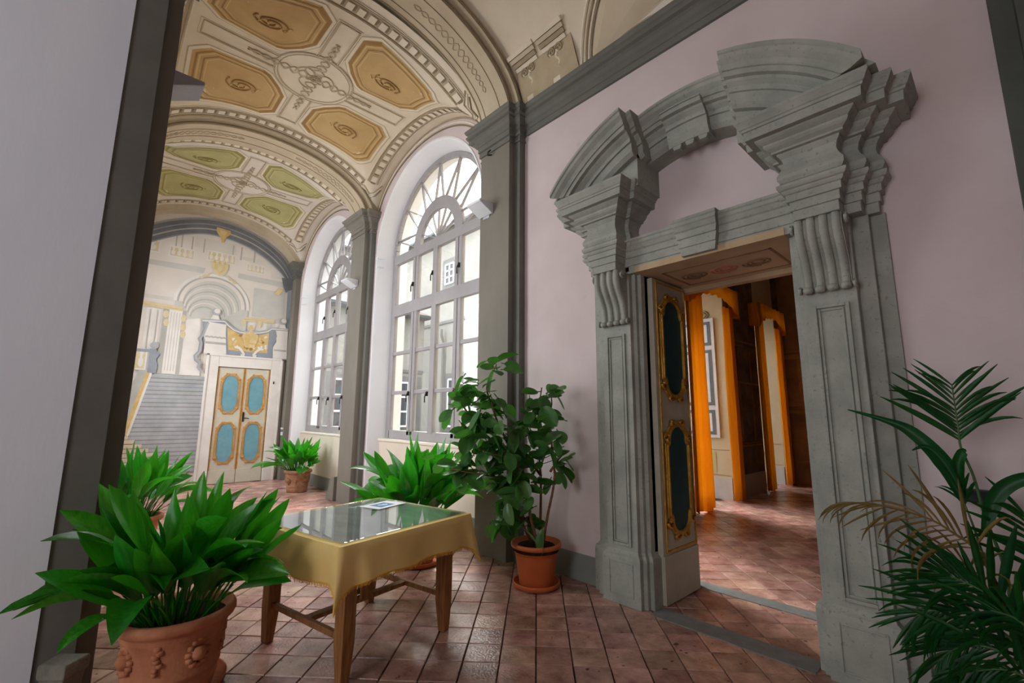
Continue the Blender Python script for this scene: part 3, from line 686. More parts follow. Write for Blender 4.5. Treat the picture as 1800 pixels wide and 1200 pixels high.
def band(a, c, name, mat):
    A = [(OUT[i][0]+(INN[i][0]-OUT[i][0])*a, OUT[i][1]+(INN[i][1]-OUT[i][1])*a) for i in range(len(OUT))]
    B = [(OUT[i][0]+(INN[i][0]-OUT[i][0])*c, OUT[i][1]+(INN[i][1]-OUT[i][1])*c) for i in range(len(OUT))]
    LAY[0] += 1; y = YE-.002-.00025*LAY[0]
    return MB().rings([[(x, y, z) for x, z in A], [(x, y, z) for x, z in B]], False, False).build(name, mat, wall_end)
band(0, 1, 'painted_arch_band', 'fresco_slate')
for a, c, mt in ((.0, .1, 'fresco_blue'), (.1, .14, 'paint_dark'), (.34, .40, 'fresco_blue'), (.62, .70, 'fresco_shade'), (.70, .74, 'fresco_slate'), (.95, 1.02, 'fresco_blue')): band(a, c, 'painted_arch_moulding', mt)
paint([(1.78, 5.76), (2.05, 5.74), (2.06, 5.66), (1.99, 5.58), (1.95, 5.50), (1.94, 5.42), (1.90, 5.42), (1.88, 5.52), (1.81, 5.60), (1.77, 5.68)], 'painted_boss', 'fresco_gold')
paint([(1.83, 5.72), (1.99, 5.70), (1.95, 5.60), (1.87, 5.62)], 'painted_boss', 'fresco_ochre')
paint([(3.24, 4.86), (3.5, 4.9), (3.5, 4.6), (3.36, 4.5), (3.3, 4.62)], 'painted_impost', 'fresco_slate'); paint([(3.4, 4.55), (3.5, 4.6), (3.5, 2.9), (3.44, 2.9)], 'painted_impost', 'fresco_blue')
# painted stairs
NST = 24
for i in range(NST):
    z0 = .30+(2.31-.30)*i/NST; z1 = .30+(2.31-.30)*(i+1)/NST; xl = .50+(.93-.50)*max(0, (i-7)/(NST-8))
    paint(rect(xl, 1.88, z0, z1), 'painted_step', 'fresco_stair'); stroke([(xl, z0+.012), (1.88, z0+.012)], .011, 'painted_riser', 'fresco_stair_dark' if i % 3 else 'fresco_blue')
for i in range(9):
    z0 = .30+i*.088; paint(rect(.45, 1.62-.115*i, z0, z0+.075), 'painted_step', 'fresco_sand')
paint([(.40, 1.0), (.62, 1.05), (.92, 2.54), (.84, 2.62)], 'painted_handrail', 'fresco_stair')
paint([(.60, 1.08), (.68, 1.06), (.93, 2.40), (.89, 2.58)], 'painted_handrail', 'fresco_gold')
stroke([(.69, 1.08), (.94, 2.4)], .02, 'painted_handrail', 'fresco_white')
paint([(.3, 1.2), (.56, 1.80), (.86, 2.84), (.95, 2.80), (.90, 2.58), (.6, 1.1)], 'painted_parapet', 'fresco_shade')
balusters(.42, .80, 2.42, 2.76, 3); paint(rect(.40, .88, 2.76, 2.82), 'painted_handrail', 'fresco_blue')
paint([(.86, 2.34), (1.0, 2.34), (1.02, 2.5), (.98, 2.62), (1.03, 2.74), (.95, 2.84), (.86, 2.84)], 'painted_newel', 'fresco_blue')
paint([(.925+.075*math.cos(t*PI/6), 2.91+.075*math.sin(t*PI/6)) for t in range(12)], 'painted_ball', 'fresco_stair')

# ---- overdoor painted as balustrade with urn
paint([(1.70, 3.56), (2.12, 3.60), (2.20, 3.52), (2.32, 3.43), (2.46, 3.39), (2.62, 3.39), (2.86, 3.43), (3.02, 3.48), (3.12, 3.56), (3.47, 3.58), (3.5, 2.82), (1.8, 2.82)], 'painted_overdoor', 'fresco_blue')
paint([(2.19, 3.46), (2.42, 3.34), (2.66, 3.33), (2.92, 3.38), (3.06, 3.44), (3.06, 2.95), (2.25, 2.95)], 'painted_scrollwork', 'fresco_gold')
R_ = random.Random(4)
for k in range(26):
    x, z = R_.uniform(2.24, 3.02), R_.uniform(3.0, 3.34); paint([(x+R_.uniform(.02, .04)*math.cos(t*PI/4), z+R_.uniform(.02, .05)*math.sin(t*PI/4)) for t in range(8)], 'painted_scrollwork', ('fresco_white', 'fresco_ochre', 'coffer_brown')[k % 3])
stroke([(1.70, 3.57), (2.12, 3.61), (2.20, 3.53), (2.32, 3.44), (2.46, 3.40), (2.62, 3.40), (2.86, 3.44), (3.02, 3.49), (3.12, 3.57), (3.48, 3.59)], .022, 'painted_coping', 'fresco_stair')
stroke([(1.70, 3.545), (2.12, 3.585), (2.20, 3.505), (2.32, 3.415), (2.46, 3.375), (2.62, 3.375), (2.86, 3.415), (3.02, 3.465), (3.12, 3.545), (3.48, 3.565)], .012, 'painted_coping', 'fresco_white')
paint([(1.82, 3.54), (2.16, 3.52), (2.17, 3.3), (2.19, 3.13), (2.22, 2.84), (1.79, 2.82), (1.79, 3.12), (1.74, 3.26)], 'painted_pedestal', 'fresco_white')
paint(rect(1.80, 2.20, 3.05, 3.10), 'painted_pedestal', 'fresco_shade'); stroke([(1.78+.04*t, 3.20+.015*(t % 2)) for t in range(11)], .018, 'painted_festoon', 'fresco_shade')
paint([(3.20, 3.52), (3.48, 3.54), (3.5, 2.84), (3.19, 2.84), (3.17, 3.1), (3.24, 3.25)], 'painted_pedestal', 'fresco_white'); paint(rect(3.2, 3.48, 3.02, 3.06), 'painted_pedestal', 'fresco_shade')
stroke([(3.19, 3.5), (3.22, 3.38), (3.17, 3.2), (3.14, 3.08), (3.15, 2.9)], .02, 'painted_scroll', 'fresco_blue')
for x, z in ((1.94, 3.78), (3.35, 3.76)):
    paint([(x+.085*math.cos(t*PI/8), z+.085*math.sin(t*PI/8)) for t in range(16)], 'painted_ball', 'fresco_stair'); paint([(x+.02+.06*math.cos(t*PI/8), z+.025+.055*math.sin(t*PI/8)) for t in range(16)], 'painted_ball', 'fresco_white')
    paint([(x-.05, z-.08), (x+.05, z-.08), (x+.09, z-.17), (x-.09, z-.17)], 'painted_ball_foot', 'fresco_white')
paint([(2.58, 3.04), (2.77, 3.04), (2.80, 3.14), (2.84, 3.28), (2.83, 3.36), (2.72, 3.40), (2.70, 3.46), (2.73, 3.50), (2.69, 3.58), (2.64, 3.58), (2.62, 3.50), (2.65, 3.46), (2.62, 3.40), (2.52, 3.36), (2.50, 3.28), (2.55, 3.14)], 'painted_urn', 'fresco_ochre')
paint([(2.60, 3.06), (2.66, 3.06), (2.66, 3.36), (2.56, 3.34), (2.55, 3.26)], 'painted_urn', 'fresco_gold'); stroke([(2.55, 3.14), (2.80, 3.14)], .014, 'painted_urn', 'fresco_gold')
for s, cx in ((1, 2.59), (-1, 2.75)):
    stroke([(cx-s*(.22-.02*t), 3.02+.05*math.sin(t*.35)-.012*t) for t in range(11)]+[(cx-s*.02, 2.86), (cx-s*.07, 2.84), (cx-s*.06, 2.88)], .026, 'painted_volute', 'fresco_white')
stroke([(1.80, 3.52), (1.76, 3.36), (1.72, 3.21), (1.68, 3.14), (1.72, 3.06), (1.71, 2.86), (1.64, 2.76), (1.66, 2.68), (1.74, 2.62), (1.72, 2.52), (1.80, 2.42)], .035, 'painted_scroll', 'fresco_stair')
stroke([(1.785, 3.52), (1.745, 3.36), (1.705, 3.21), (1.665, 3.14), (1.70, 3.06), (1.69, 2.86), (1.62, 2.76), (1.64, 2.66), (1.72, 2.60)], .012, 'painted_scroll', 'fresco_blue')

# ---- double door in the end wall
def cartouche(w_, h_, n=8):
    """half width w_, half height h_: straight sides, shouldered ogee ends"""
    q = [(w_, 0), (w_, h_*.62)]
    q += [(w_*.86, h_*.66), (w_*.80, h_*.74)]
    q += [(w_*.80*math.cos(t*HP/n), h_*.76+h_*.24*math.sin(t*HP/n)) for t in range(1, n)]
    up = q+[(0, h_)]+[(-x, z) for x, z in q[::-1]]
    return up+[(x, -z) for x, z in up[1:-1][::-1]]
door = empty('door_1', (2.63, YE-.05, 0)); struct(door, 'pale double door with blue panels in gilded frames under the painted urn', 'door')
fr = MB(); fr.box(1.88, 2.09, YE-.10, YE, 0, 2.80); fr.box(3.17, 3.40, YE-.10, YE, 0, 2.80); fr.box(2.09, 3.17, YE-.10, YE, 2.56, 2.80)
fr.build('door_frame', 'fresco_white', door, bevel=.008)
ff = MB(); ff.box(1.86, 1.90, YE-.12, YE, 0, 2.83); ff.box(3.38, 3.42, YE-.12, YE, 0, 2.83); ff.box(1.86, 3.42, YE-.12, YE, 2.79, 2.83)
ff.build('frame_moulding', 'fresco_white', door, bevel=.006)
MB().box(2.09, 3.17, YE-.012, YE-.004, 0, 2.56).build('door_recess', 'paint_dark', door)
for i, (x0, x1) in enumerate(((2.105, 2.625), (2.635, 3.155))):
    lf = MB().box(x0, x1, YE-.06, YE-.012, .01, 2.545).build('door_leaf', 'door_paint_pale', door, bevel=.004)
    MB().box(x0, x1, YE-.068, YE-.06, .01, .30).build('kick_board', 'door_paint_pale', lf, bevel=.003)
    for xx in (x0, x1-.022): MB().box(xx, xx+.022, YE-.066, YE-.06, .30, 2.545).build('gilt_edge', 'gilding_pale', lf)
    cx = (x0+x1)/2
    for zc, h in ((1.965, .46), (.88, .465)):
        o = cartouche(.205, h); n_ = cartouche(.155, h-.05)
        MB().prism([(cx+x, zc+z) for x, z in cartouche(.17, h-.035)], lambda p, q, t: (p, t, q), YE-.064, YE-.06).build('blue_panel', 'blue_panel', lf)
        g = MB(); N_ = len(o)
        for k in range(N_):
            j = (k+1) % N_; g.prism([(cx+o[k][0]*.96, zc+o[k][1]*.98), (cx+o[j][0]*.96, zc+o[j][1]*.98), (cx+n_[j][0], zc+n_[j][1]), (cx+n_[k][0], zc+n_[k][1])], lambda p, q, t: (p, t, q), YE-.078, YE-.06)
        for sx in (-1, 1):
            for sz in (-1, 1):
                g.ball((cx+sx*.165, YE-.072, zc+sz*h*.70), .035, 8, (1, .5, 1.2)); g.ball((cx+sx*.07, YE-.072, zc+sz*h*.95), .03, 8, (1.2, .5, 1))
        g.build('gilded_frame', 'gilding_pale', lf)
h = MB(); h.box(2.665, 2.70, YE-.07, YE-.06, 1.34, 1.56); h.tube([(2.685, YE-.06, 1.42), (2.685, YE-.11, 1.42), (2.74, YE-.115, 1.42), (2.79, YE-.11, 1.41)], .012, 6); h.ball((2.682, YE-.08, 1.53), .02)
h.build('door_handle', 'iron', door)
MB().box(3.235, 3.26, YE-.108, YE-.10, 2.22, 2.28).build('door_bolt', 'iron', door)
# ================================================================== the stone portal
YC = 1.53
portal_o = empty('stone_portal', (XW, YC, 0)); tag(portal_o, 'grey stone doorway with scroll brackets and a broken curved pediment', 'door surround')
PS = 'portal_stone'
def side_path(pts, s):
    """plan points (x, t) listed from the outer end inwards; t is measured from the door axis"""
    q = [(x, YC+s*t) for x, t in pts]
    return q if s > 0 else q[::-1]
for s in (1, -1):
    jp = [(XW+.02, 1.14), (3.595, 1.14), (3.595, 1.06), (3.54, 1.06), (3.54, .97), (3.475, .97), (3.475, .67), (3.52, .67), (3.52, .635), (3.56, .635), (3.56, .60), (3.70, .60)]
    j = MB(); moulding(j, side_path(jp, s), [(0, .40), (0, 2.84)]); jo = j.build('jamb', PS, portal_o, bevel=.004)
    p = MB(); moulding(p, side_path(jp, s), [(.035, 0), (.035, .36), (.03, .385), (.012, .40), (0, .425)]); p.build('plinth', PS, portal_o, bevel=.004)
    def ring_panel(t0, t1, z0, z1, wd, x0, x1, nm):
        m_ = MB(); f = lambda a, c, e_, g: m_.box(x0, x1, *sorted((YC+s*a, YC+s*c)), e_, g)
        f(t0, t0+wd, z0, z1); f(t1-wd, t1, z0, z1); f(t0+wd, t1-wd, z0, z0+wd); f(t0+wd, t1-wd, z1-wd, z1)
        m_.build(nm, PS, jo, bevel=.004)
    ring_panel(.725, .925, .46, 2.27, .022, 3.458, 3.48, 'panel_moulding'); ring_panel(.755, .895, .49, 2.24, .012, 3.464, 3.48, 'panel_moulding')
    ring_panel(.70, .94, .07, .34, .012, 3.434, 3.45, 'plinth_panel')
    # scroll bracket with four ribs
    br = empty('bracket_tmp') if False else None
    def sx(z):   # S-shaped front line
        u = (z-2.36)/(2.83-2.36); return 3.452-.020*u-.115*(1/(1+math.exp(-9*(u-.55))))+.05*max(0, u-.80)**1.0*2
    prof = [(sx(2.36+.47*i/24)+.012, 2.36+.47*i/24) for i in range(25)]+[(3.50, 2.83), (3.50, 2.36)]
    k = MB().prism(prof, lambda a, c, t: (a, YC+s*t, c), .69, .955); bo = k.build('scroll_bracket', PS, portal_o, smooth=False)
    for i in range(4):
        t = .717+.0693*i+.0
        MB().tube([(sx(2.375+.455*q/24)+.012, YC+s*t, 2.375+.455*q/24) for q in range(25)], .026, 8).build('bracket_rib', PS, bo, smooth=True)
        MB().ball((3.435, YC+s*t, 2.37), .033, 10, (1, 1, .8)).build('bracket_drop', PS, bo, smooth=True)
    for t in (.672, .972):
        v = MB(); v.tube([(3.375+.035*(1-q/28)*math.cos(q*.55), YC+s*t, 2.785+.035*(1-q/28)*math.sin(q*.55)) for q in range(26)], .011, 6); v.ball((3.375, YC+s*t, 2.785), .016); v.build('volute', PS, bo, smooth=True)
        v = MB(); v.tube([(3.44+.026*(1-q/28)*math.cos(q*.55), YC+s*t, 2.375+.026*(1-q/28)*math.sin(q*.55)) for q in range(26)], .010, 6); v.ball((3.44, YC+s*t, 2.375), .013); v.build('volute', PS, bo, smooth=True)
    # architrave block, frieze and cornice, breaking back in three steps
    ep = [(XW+.02, 1.12), (3.54, 1.12), (3.54, 1.045), (3.44, 1.045), (3.44, .955), (3.315, .955), (3.315, .70), (3.47, .70), (3.47, .66), (XW+.02, .66)]
    ap = [(0, 2.83), (0, 2.895), (.012, 2.897), (.012, 2.955), (.027, 2.958), (.027, 3.005), (.037, 3.01), (.046, 3.025), (.046, 3.034), (.058, 3.04), (.068, 3.055), (.068, 3.075), (.02, 3.078)]
    a = MB(); moulding(a, side_path(ep, s), ap); a.build('architrave_block', PS, portal_o, bevel=.002)
    fp = [(.02, 3.076), (.045, 3.09), (.06, 3.115), (.06, 3.14), (.048, 3.165), (.03, 3.20), (.022, 3.235), (.03, 3.27), (.05, 3.295), (.05, 3.305)]
    f_ = MB(); moulding(f_, side_path(ep, s), fp); f_.build('frieze_block', PS, portal_o)
    cp = [(.05, 3.305), (.075, 3.308), (.075, 3.322), (.10, 3.34), (.112, 3.355), (.112, 3.37), (.135, 3.385), (.15, 3.398), (.15, 3.408), (.196, 3.408), (.20, 3.465), (.21, 3.468), (.214, 3.482), (.222, 3.488), (.236, 3.515), (.245, 3.53), (.245, 3.55), (.1, 3.555)]
    c_ = MB(); moulding(c_, side_path(ep, s), cp); c_.build('cornice_block', PS, portal_o)
# lintel
lp = [(3.47, 2.81), (3.47, 2.875), (3.46, 2.878), (3.46, 2.945), (3.447, 2.95), (3.447, 3.0), (3.435, 3.01), (3.42, 3.04), (3.41, 3.05), (3.41, 3.075), (3.40, 3.085), (3.40, 3.105), (XW+.02, 3.11), (XW+.02, 2.81)]
MB().prism(lp, lambda a, c, t: (a, YC+t, c), -.70, .70).build('lintel', PS, portal_o, bevel=.002)
kp = MB(); kr = []
for a, c in lp[:-2]:
    hw = .135+.05*(c-2.81)/.3; kr.append([(a-.055, YC-hw, c+.012), (a-.055, YC+hw, c+.012), (XW, YC+hw, c+.012), (XW, YC-hw, c+.012)])
kp.rings(kr, True, True); kp.build('keystone', PS, portal_o)
# curved pediment
ZC, RT = 2.57, 1.58
def arc_sweep(prof, t0, t1, n=30):
    """profile [(r, x)] swept round the door axis between vertical cuts at t0 and t1"""
    rg = []
    for i in range(n+1):
        r_ = []
        for r, x in prof:
            lim = math.acos(.985/r); a0, a1 = [max(-lim, min(lim, math.asin(max(-.985, min(.985, tt/r))))) for tt in (t0, t1)]; a = a0+(a1-a0)*i/n
            r_.append((x, YC+r*math.sin(a), ZC+r*math.cos(a)))
        rg.append(r_)
    return MB().rings(rg, True, True)
def ped_profile(xf, xb):
    return [(RT, xb), (RT, xf), (RT-.022, xf), (RT-.03, xf+.012), (RT-.055, xf+.02), (RT-.085, xf+.05), (RT-.11, xf+.062), (RT-.12, xf+.062), (RT-.122, xf+.075), (RT-.155, xf+.08), (RT-.16, xf+.115), (RT-.175, xf+.125), (RT-.20, xf+.155), (RT-.21, xf+.16), (RT-.23, xf+.162), (RT-.232, xf+.18), (RT-.30, xf+.185), (RT-.33, xf+.215), (RT-.33, xb)]
for s in (1, -1):
    for (xf, ta, tb) in ((2.995, .41, 1.19), (3.10, .365, 1.265)):
        t0, t1 = sorted((s*ta, s*tb)); arc_sweep(ped_profile(xf, xf+.30), t0, t1).build('pediment_wing', PS, portal_o)
    t0, t1 = sorted((s*.41, s*1.10)); poly = [(t0, 3.5)]+[(t0+(t1-t0)*i/16, max(3.52, ZC+math.sqrt(max(.05, (RT-.30)**2-min(1.24, abs(t0+(t1-t0)*i/16))**2)))) for i in range(17)]+[(t1, 3.5)]
    MB().prism(poly, lambda a, c, t: (t, YC+a, c), 3.26, XW+.01).build('pediment_field', PS, portal_o)
arc_sweep(ped_profile(3.225, XW+.02), -1.335, 1.335, 60).build('pediment_arch', PS, portal_o)
arc_sweep([(RT-.10, 3.5)]+[(r-(.035 if r < RT-.31 else 0), x-.055) for r, x in ped_profile(3.225, 3.55)[6:-1]]+[(RT-.365, 3.5)], -.165, .175, 12).build('pediment_keystone', PS, portal_o)
for i in range(3):
    y = YC-.11+.11*i; MB().rings([[(3.39+dx*k*2, y+dy*k, z) for dx, dy in ((0, -1), (1, -1), (1, 1), (0, 1))] for k, z in ((.034, 3.83), (.036, 3.77), (.026, 3.745))], True, True).build('keystone_drop', PS, portal_o)

# ---- doorway soffit, threshold strips
so = MB().box(3.46, 4.36, DY0, DY1, DZ-.004, DZ+.05).build('trim_8', 'soffit_tan'); struct(so, 'tan painted soffit inside the stone doorway', 'soffit')
sp = MB(); sp.box(3.66, 4.20, DY0+.15, DY0+.17, DZ-.008, DZ); sp.box(3.66, 4.20, DY1-.17, DY1-.15, DZ-.008, DZ); sp.box(3.66, 3.68, DY0+.15, DY1-.15, DZ-.008, DZ); sp.box(4.18, 4.20, DY0+.15, DY1-.15, DZ-.008, DZ); sp.build('painted_border', 'soffit_line', so)
for k in range(3):
    y = YC-.26+.26*k; MB().tube([(3.93+.10*math.cos(t*.5)*(1-t/40), y+.13*math.sin(t*.5)*(1-t/40), DZ-.006) for t in range(30)], .008, 5).build('painted_scroll', 'soffit_red' if k == 1 else 'soffit_line', so)
MB().box(4.28, 4.36, DY0, DY1, DZ-.05, DZ-.004).build('back_lintel', 'soffit_tan', so)
st = MB().box(3.44, 3.63, .97, 2.09, -.02, .006).build('threshold_stone', 'threshold_stone'); tag(st, 'worn grey stone strip across the doorway between the portal plinths', 'threshold')
st = MB().box(4.30, 4.46, .80, 2.26, -.02, .006).build('threshold_stone', 'threshold_stone'); tag(st, 'narrow bluish stone strip on the far side of the doorway', 'threshold')

# ---- open door leaf folded back against the reveal
dl = empty('door_2', (3.66, 2.105, 0)); struct(dl, 'open wooden door leaf with dark teal panels in gilded frames', 'door')
YL = 2.075
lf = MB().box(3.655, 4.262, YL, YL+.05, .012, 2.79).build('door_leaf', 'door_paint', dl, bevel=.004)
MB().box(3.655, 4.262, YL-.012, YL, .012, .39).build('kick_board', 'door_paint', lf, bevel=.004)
gb = MB()
for x in (3.70, 4.228): gb.box(x, x+.016, YL-.012, YL, .41, 2.77)
gb.box(3.70, 4.244, YL-.012, YL, .405, .425); gb.box(3.70, 4.244, YL-.012, YL, 2.755, 2.77); gb.build('gilt_fillet', 'gilding', lf, bevel=.003)
for zc, h in ((2.17, .49), (1.0, .50)):
    cx = 3.965; o = cartouche(.225, h); n_ = cartouche(.175, h-.055)
    MB().prism([(cx+x, zc+z) for x, z in cartouche(.19, h-.04)], lambda p, q, t: (p, t, q), YL-.006, YL).build('teal_panel', 'teal_panel', lf)
    N_ = len(o)
    for (a, c, y0) in ((.985, .0, YL-.018), (.90, .25, YL-.028)):
        g = MB()
        for k in range(N_):
            j = (k+1) % N_; A = [(o[i][0]*a, o[i][1]*(.5+a/2)) for i in (k, j)]; B = [(n_[i][0]*(1+c*.1), n_[i][1]*(1+c*.03)) for i in (j, k)]
            g.prism([(cx+x, zc+z) for x, z in A+B], lambda p, q, t: (p, t, q), y0, YL)
        g.build('gilded_frame', 'gilding', lf, bevel=.003)
    g = MB()
    for sx_ in (-1, 1):
        for sz in (-1, 1):
            for q in range(1):
                g.tube([(cx+sx_*(.19+.05*math.cos(t*.5)*(1-t/16)), YL-.018, zc+sz*(h*.70+.05*math.sin(t*.5)*(1-t/16))) for t in range(14)], .016, 6)
                g.tube([(cx+sx_*(.09-.05*math.cos(t*.5)*(1-t/16)), YL-.02, zc+sz*(h*.95+.03*math.sin(t*.5)*(1-t/16))) for t in range(14)], .014, 6)
    g.build('gilded_scroll', 'gilding', lf, smooth=True)

# ================================================================== the side room seen through the doorway
YR = 3.62; XR = 12.35
W0, W1, W2 = (4.80, 6.10), (7.42, 9.02), (10.65, 11.95)  # the first opening is unseen, added to light the floor by the doorway
rw = MB()
for x0, x1 in ((4.36, W0[0]), (W0[1], W1[0]), (W1[1], W2[0]), (W2[1], XR+.4)): rw.box(x0, x1, YR, 4.75, -.1, 6.0)
for x0, x1 in (W0, W1, W2): rw.box(x0, x1, YR, 4.75, 3.95, 6.0)
wr = struct(rw.build('wall_room', 'room_cream'), 'cream painted window wall of the side room with deep recesses', 'wall')
for x0, x1 in ((4.36, W0[0]), (W0[1], W1[0]), (W1[1], W2[0]), (W2[1], XR)):
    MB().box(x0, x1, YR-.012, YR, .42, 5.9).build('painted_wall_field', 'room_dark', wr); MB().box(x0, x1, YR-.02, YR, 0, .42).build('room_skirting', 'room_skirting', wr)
for z, mt in ((.95, 'room_relief'), (1.0, 'room_brown'), (2.2, 'room_relief'), (2.95, 'room_brown'), (3.05, 'room_relief')): MB().box(W1[1]+.05, W2[0]-.05, YR-.03, YR, z, z+.03).build('painted_moulding', mt, wr)
for x in (9.55, 10.2): MB().box(x, x+.04, YR-.03, YR, 1.05, 2.9).build('painted_moulding', 'room_brown', wr)
bw = struct(MB().box(XR, XR+.2, -1.6, YR, -.1, 6.0).build('wall_room_back', 'room_brown'), 'brown painted back wall of the side room with relief panels', 'wall')
for z0, z1, x in ((0, .42, .02), (.95, 1.0, .05), (1.62, 1.68, .04), (1.78, 1.86, .07), (2.9, 3.0, .08), (3.06, 3.1, .05), (.5, .54, .04)): MB().box(XR-x, XR, -1.6, YR-.02, z0, z1).build('wall_moulding', 'room_relief' if z0 else 'room_brown', bw)
for k in range(6):
    y = 3.25-.5*k
    MB().box(XR-.05, XR, y-.04, y+.04, 1.9, 2.9).build('wall_pilaster', 'room_relief', bw); MB().box(XR-.04, XR, y-.19, y-.12, 3.1, 4.8).build('wall_pilaster', 'room_relief', bw)
    MB().tube([(XR-.02, y-.25+.10*math.cos(t*.5)*(1-t/40), 1.3+.12*math.sin(t*.5)*(1-t/40)) for t in range(30)], .016, 5).build('wall_scroll', 'room_relief', bw)
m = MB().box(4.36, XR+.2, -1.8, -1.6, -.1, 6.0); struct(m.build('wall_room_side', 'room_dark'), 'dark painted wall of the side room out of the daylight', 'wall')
m = MB().box(4.3, XR+.2, -1.8, 4.75, 5.9, 6.1); struct(m.build('ceiling_room', 'room_cream'), 'plain ceiling of the side room', 'ceiling')
# window frames in the recesses
for i, (x0, x1) in enumerate((W1, W2, W0)):
    e = empty(f'window_{3+i}', ((x0+x1)/2, 4.6, 0)); struct(e, ('side room window behind the pair of orange curtains nearest the door leaf', 'side room window behind the orange curtains beside the brown back wall', 'unseen side room window added behind the open door leaf for light')[i], 'window')
    f = MB(); f.box(x0, x0+.08, 4.55, 4.62, .0, 3.95); f.box(x1-.08, x1, 4.55, 4.62, .0, 3.95); f.box(x0, x1, 4.55, 4.62, 3.85, 3.95); f.box(x0, x1, 4.55, 4.62, .0, .12); f.build('frame', 'shutter_white', e)
    MB().box((x0+x1)/2-.05, (x0+x1)/2+.05, 4.54, 4.62, .05, 3.95).build('mullion', 'shutter_white', e)
    for z in (.75, 1.55, 2.35, 3.1): MB().box(x0, x1, 4.56, 4.61, z-.025, z+.025).build('glazing_bar', 'shutter_white', e)
    for a, c in ((x0+.06, (x0+x1)/2-.04), ((x0+x1)/2+.04, x1-.06)): MB().box(a, c, 4.583, 4.588, .1, 3.88).build('pane', 'glass', e)
# folded shutters and painted ornament on the recess sides
for i, x1 in enumerate((W1[1], W2[1])):
    if i == 0:
        e = tag(empty('window_shutter', (x1, 4.1, .7)), 'white folding shutter with grey bordered panels in the first window recess', 'shutter')
        MB().box(x1-.04, x1-.004, 3.80, 4.50, 1.13, 3.48).build('shutter_board', 'shutter_white', e, bevel=.005)
        for z0, z1 in ((1.19, 1.66), (1.75, 2.84), (2.93, 3.41)):
            for y0, y1 in ((3.87, 4.13), (4.18, 4.44)):
                o = MB().box(x1-.048, x1-.04, y0, y1, z0, z1).build('shutter_panel', 'shutter_grey', e); MB().box(x1-.052, x1-.044, y0+.06, y1-.06, z0+.06, z1-.06).build('panel_field', 'shutter_white', o)
    else:
        e = tag(empty('window_shutter', (x1, 4.1, .7)), 'narrow greenish shutter in the recess beside the brown wall', 'shutter')
        MB().box(x1-.04, x1-.004, 4.1, 4.5, 1.0, 2.7).build('shutter_board', 'room_cream', e, bevel=.005); MB().box(x1-.048, x1-.04, 4.16, 4.44, 1.1, 2.6).build('shutter_panel', 'coffer_olive_pale', e)
    MB().box(x1-.02, x1, YR+.02, 4.5, 0, .40).build('room_skirting', 'room_skirting', wr)
    o = MB().box(x1-.008, x1-.002, YR+.3, YR+.75, .48, .86).build('painted_panel', 'coffer_olive_pale', wr); MB().tube([(x1-.01, YR+.53+.12*math.cos(t*.5)*(1-t/40), .67+.13*math.sin(t*.5)*(1-t/40)) for t in range(30)], .014, 5).build('painted_scroll', 'paint_dark', o)
    for z in (.43, .9): MB().box(x1-.006, x1, YR+.04, 4.5, z, z+.012).build('painted_fillet', 'paint_line', wr)
    MB().tube([(x1-.01, YR+.4+.14*math.cos(t*.5)*(1-t/40), 3.55+.1*math.sin(t*.5)*(1-t/40)) for t in range(30)], .016, 5).build('painted_scroll', 'paint_line', wr)
# curtains and pelmets
def curtain(x0, x1, z0, z1, label, folds, seed, xs=0):
    r = random.Random(seed); n = folds*8; rg = []; ph = r.uniform(0, 6)
    ang = [0]
    for iz in range(13):
        z = z0+(z1-z0)*iz/12; row = []; fl = 1+.10*(1-iz/12)
        for i in range(n+1):
            t = i/n; x = x0+(x1-x0)*t; cx = (x0+x1)/2; x = cx+(x-cx)*fl+xs*(1-iz/12)
            y = YR-.10-.045*math.sin(2*PI*folds*t+ph+.25*math.sin(iz*.5+seed))*(.7+.3*math.sin(t*9+seed))
            row.append((x, y, z+(.02*math.sin(t*7) if iz == 0 else 0)))
        rg.append(row)
    mb = MB().rings(rg, False, False); o = mb.build('curtain', 'curtain', None, smooth=True)
    sd = o.modifiers.new('solidify', 'SOLIDIFY'); sd.thickness = .008
    tag(o, label, 'curtain'); return o
curtain(7.26, 7.86, .02, 3.72, 'orange curtain hanging right behind the open door leaf', 4, 1, .02)
curtain(8.78, 9.24, .02, 3.62, 'orange curtain on the white shutter side of the first window', 3, 2, .04)
curtain(10.40, 10.86, .02, 3.66, 'orange curtain beside the painted wall between the two room windows', 3, 3, .03)
curtain(11.62, 12.05, .02, 3.58, 'orange curtain next to the brown back wall', 3, 4, .03)
def pelmet(x0, x1, z, label):
    n = 32; top = [(x0+(x1-x0)*i/n, z) for i in range(n+1)]; low = [(x0+(x1-x0)*i/n, z-.26-.30*(abs(2*i/n-1))**2.2+.02*math.sin(i*1.7)) for i in range(n+1)]
    mb = MB(); yy = lambda i: YR-.20-.012*math.sin(i*1.3)
    mb.rings([[(p[0], yy(i), p[1]) for i, p in enumerate(top)], [(p[0], yy(i)-.01, p[1]) for i, p in enumerate(low)]], False, False)
    for xx in (x0, x1): mb.add([(xx, YR-.2, z), (xx, YR, z), (xx, YR, z-.5), (xx, YR-.2, z-.54)], [(0, 1, 2, 3)])
    mb.add([(x0, YR-.2, z), (x1, YR-.2, z), (x1, YR, z), (x0, YR, z)], [(0, 1, 2, 3)])
    o = mb.build('curtain_pelmet', 'curtain', None, smooth=True); sd = o.modifiers.new('solidify', 'SOLIDIFY'); sd.thickness = .01
    tag(o, label, 'pelmet')
pelmet(7.2, 9.3, 3.98, 'orange scalloped pelmet above the first side room window'); pelmet(10.34, 12.10, 3.98, 'orange scalloped pelmet above the window by the brown wall')

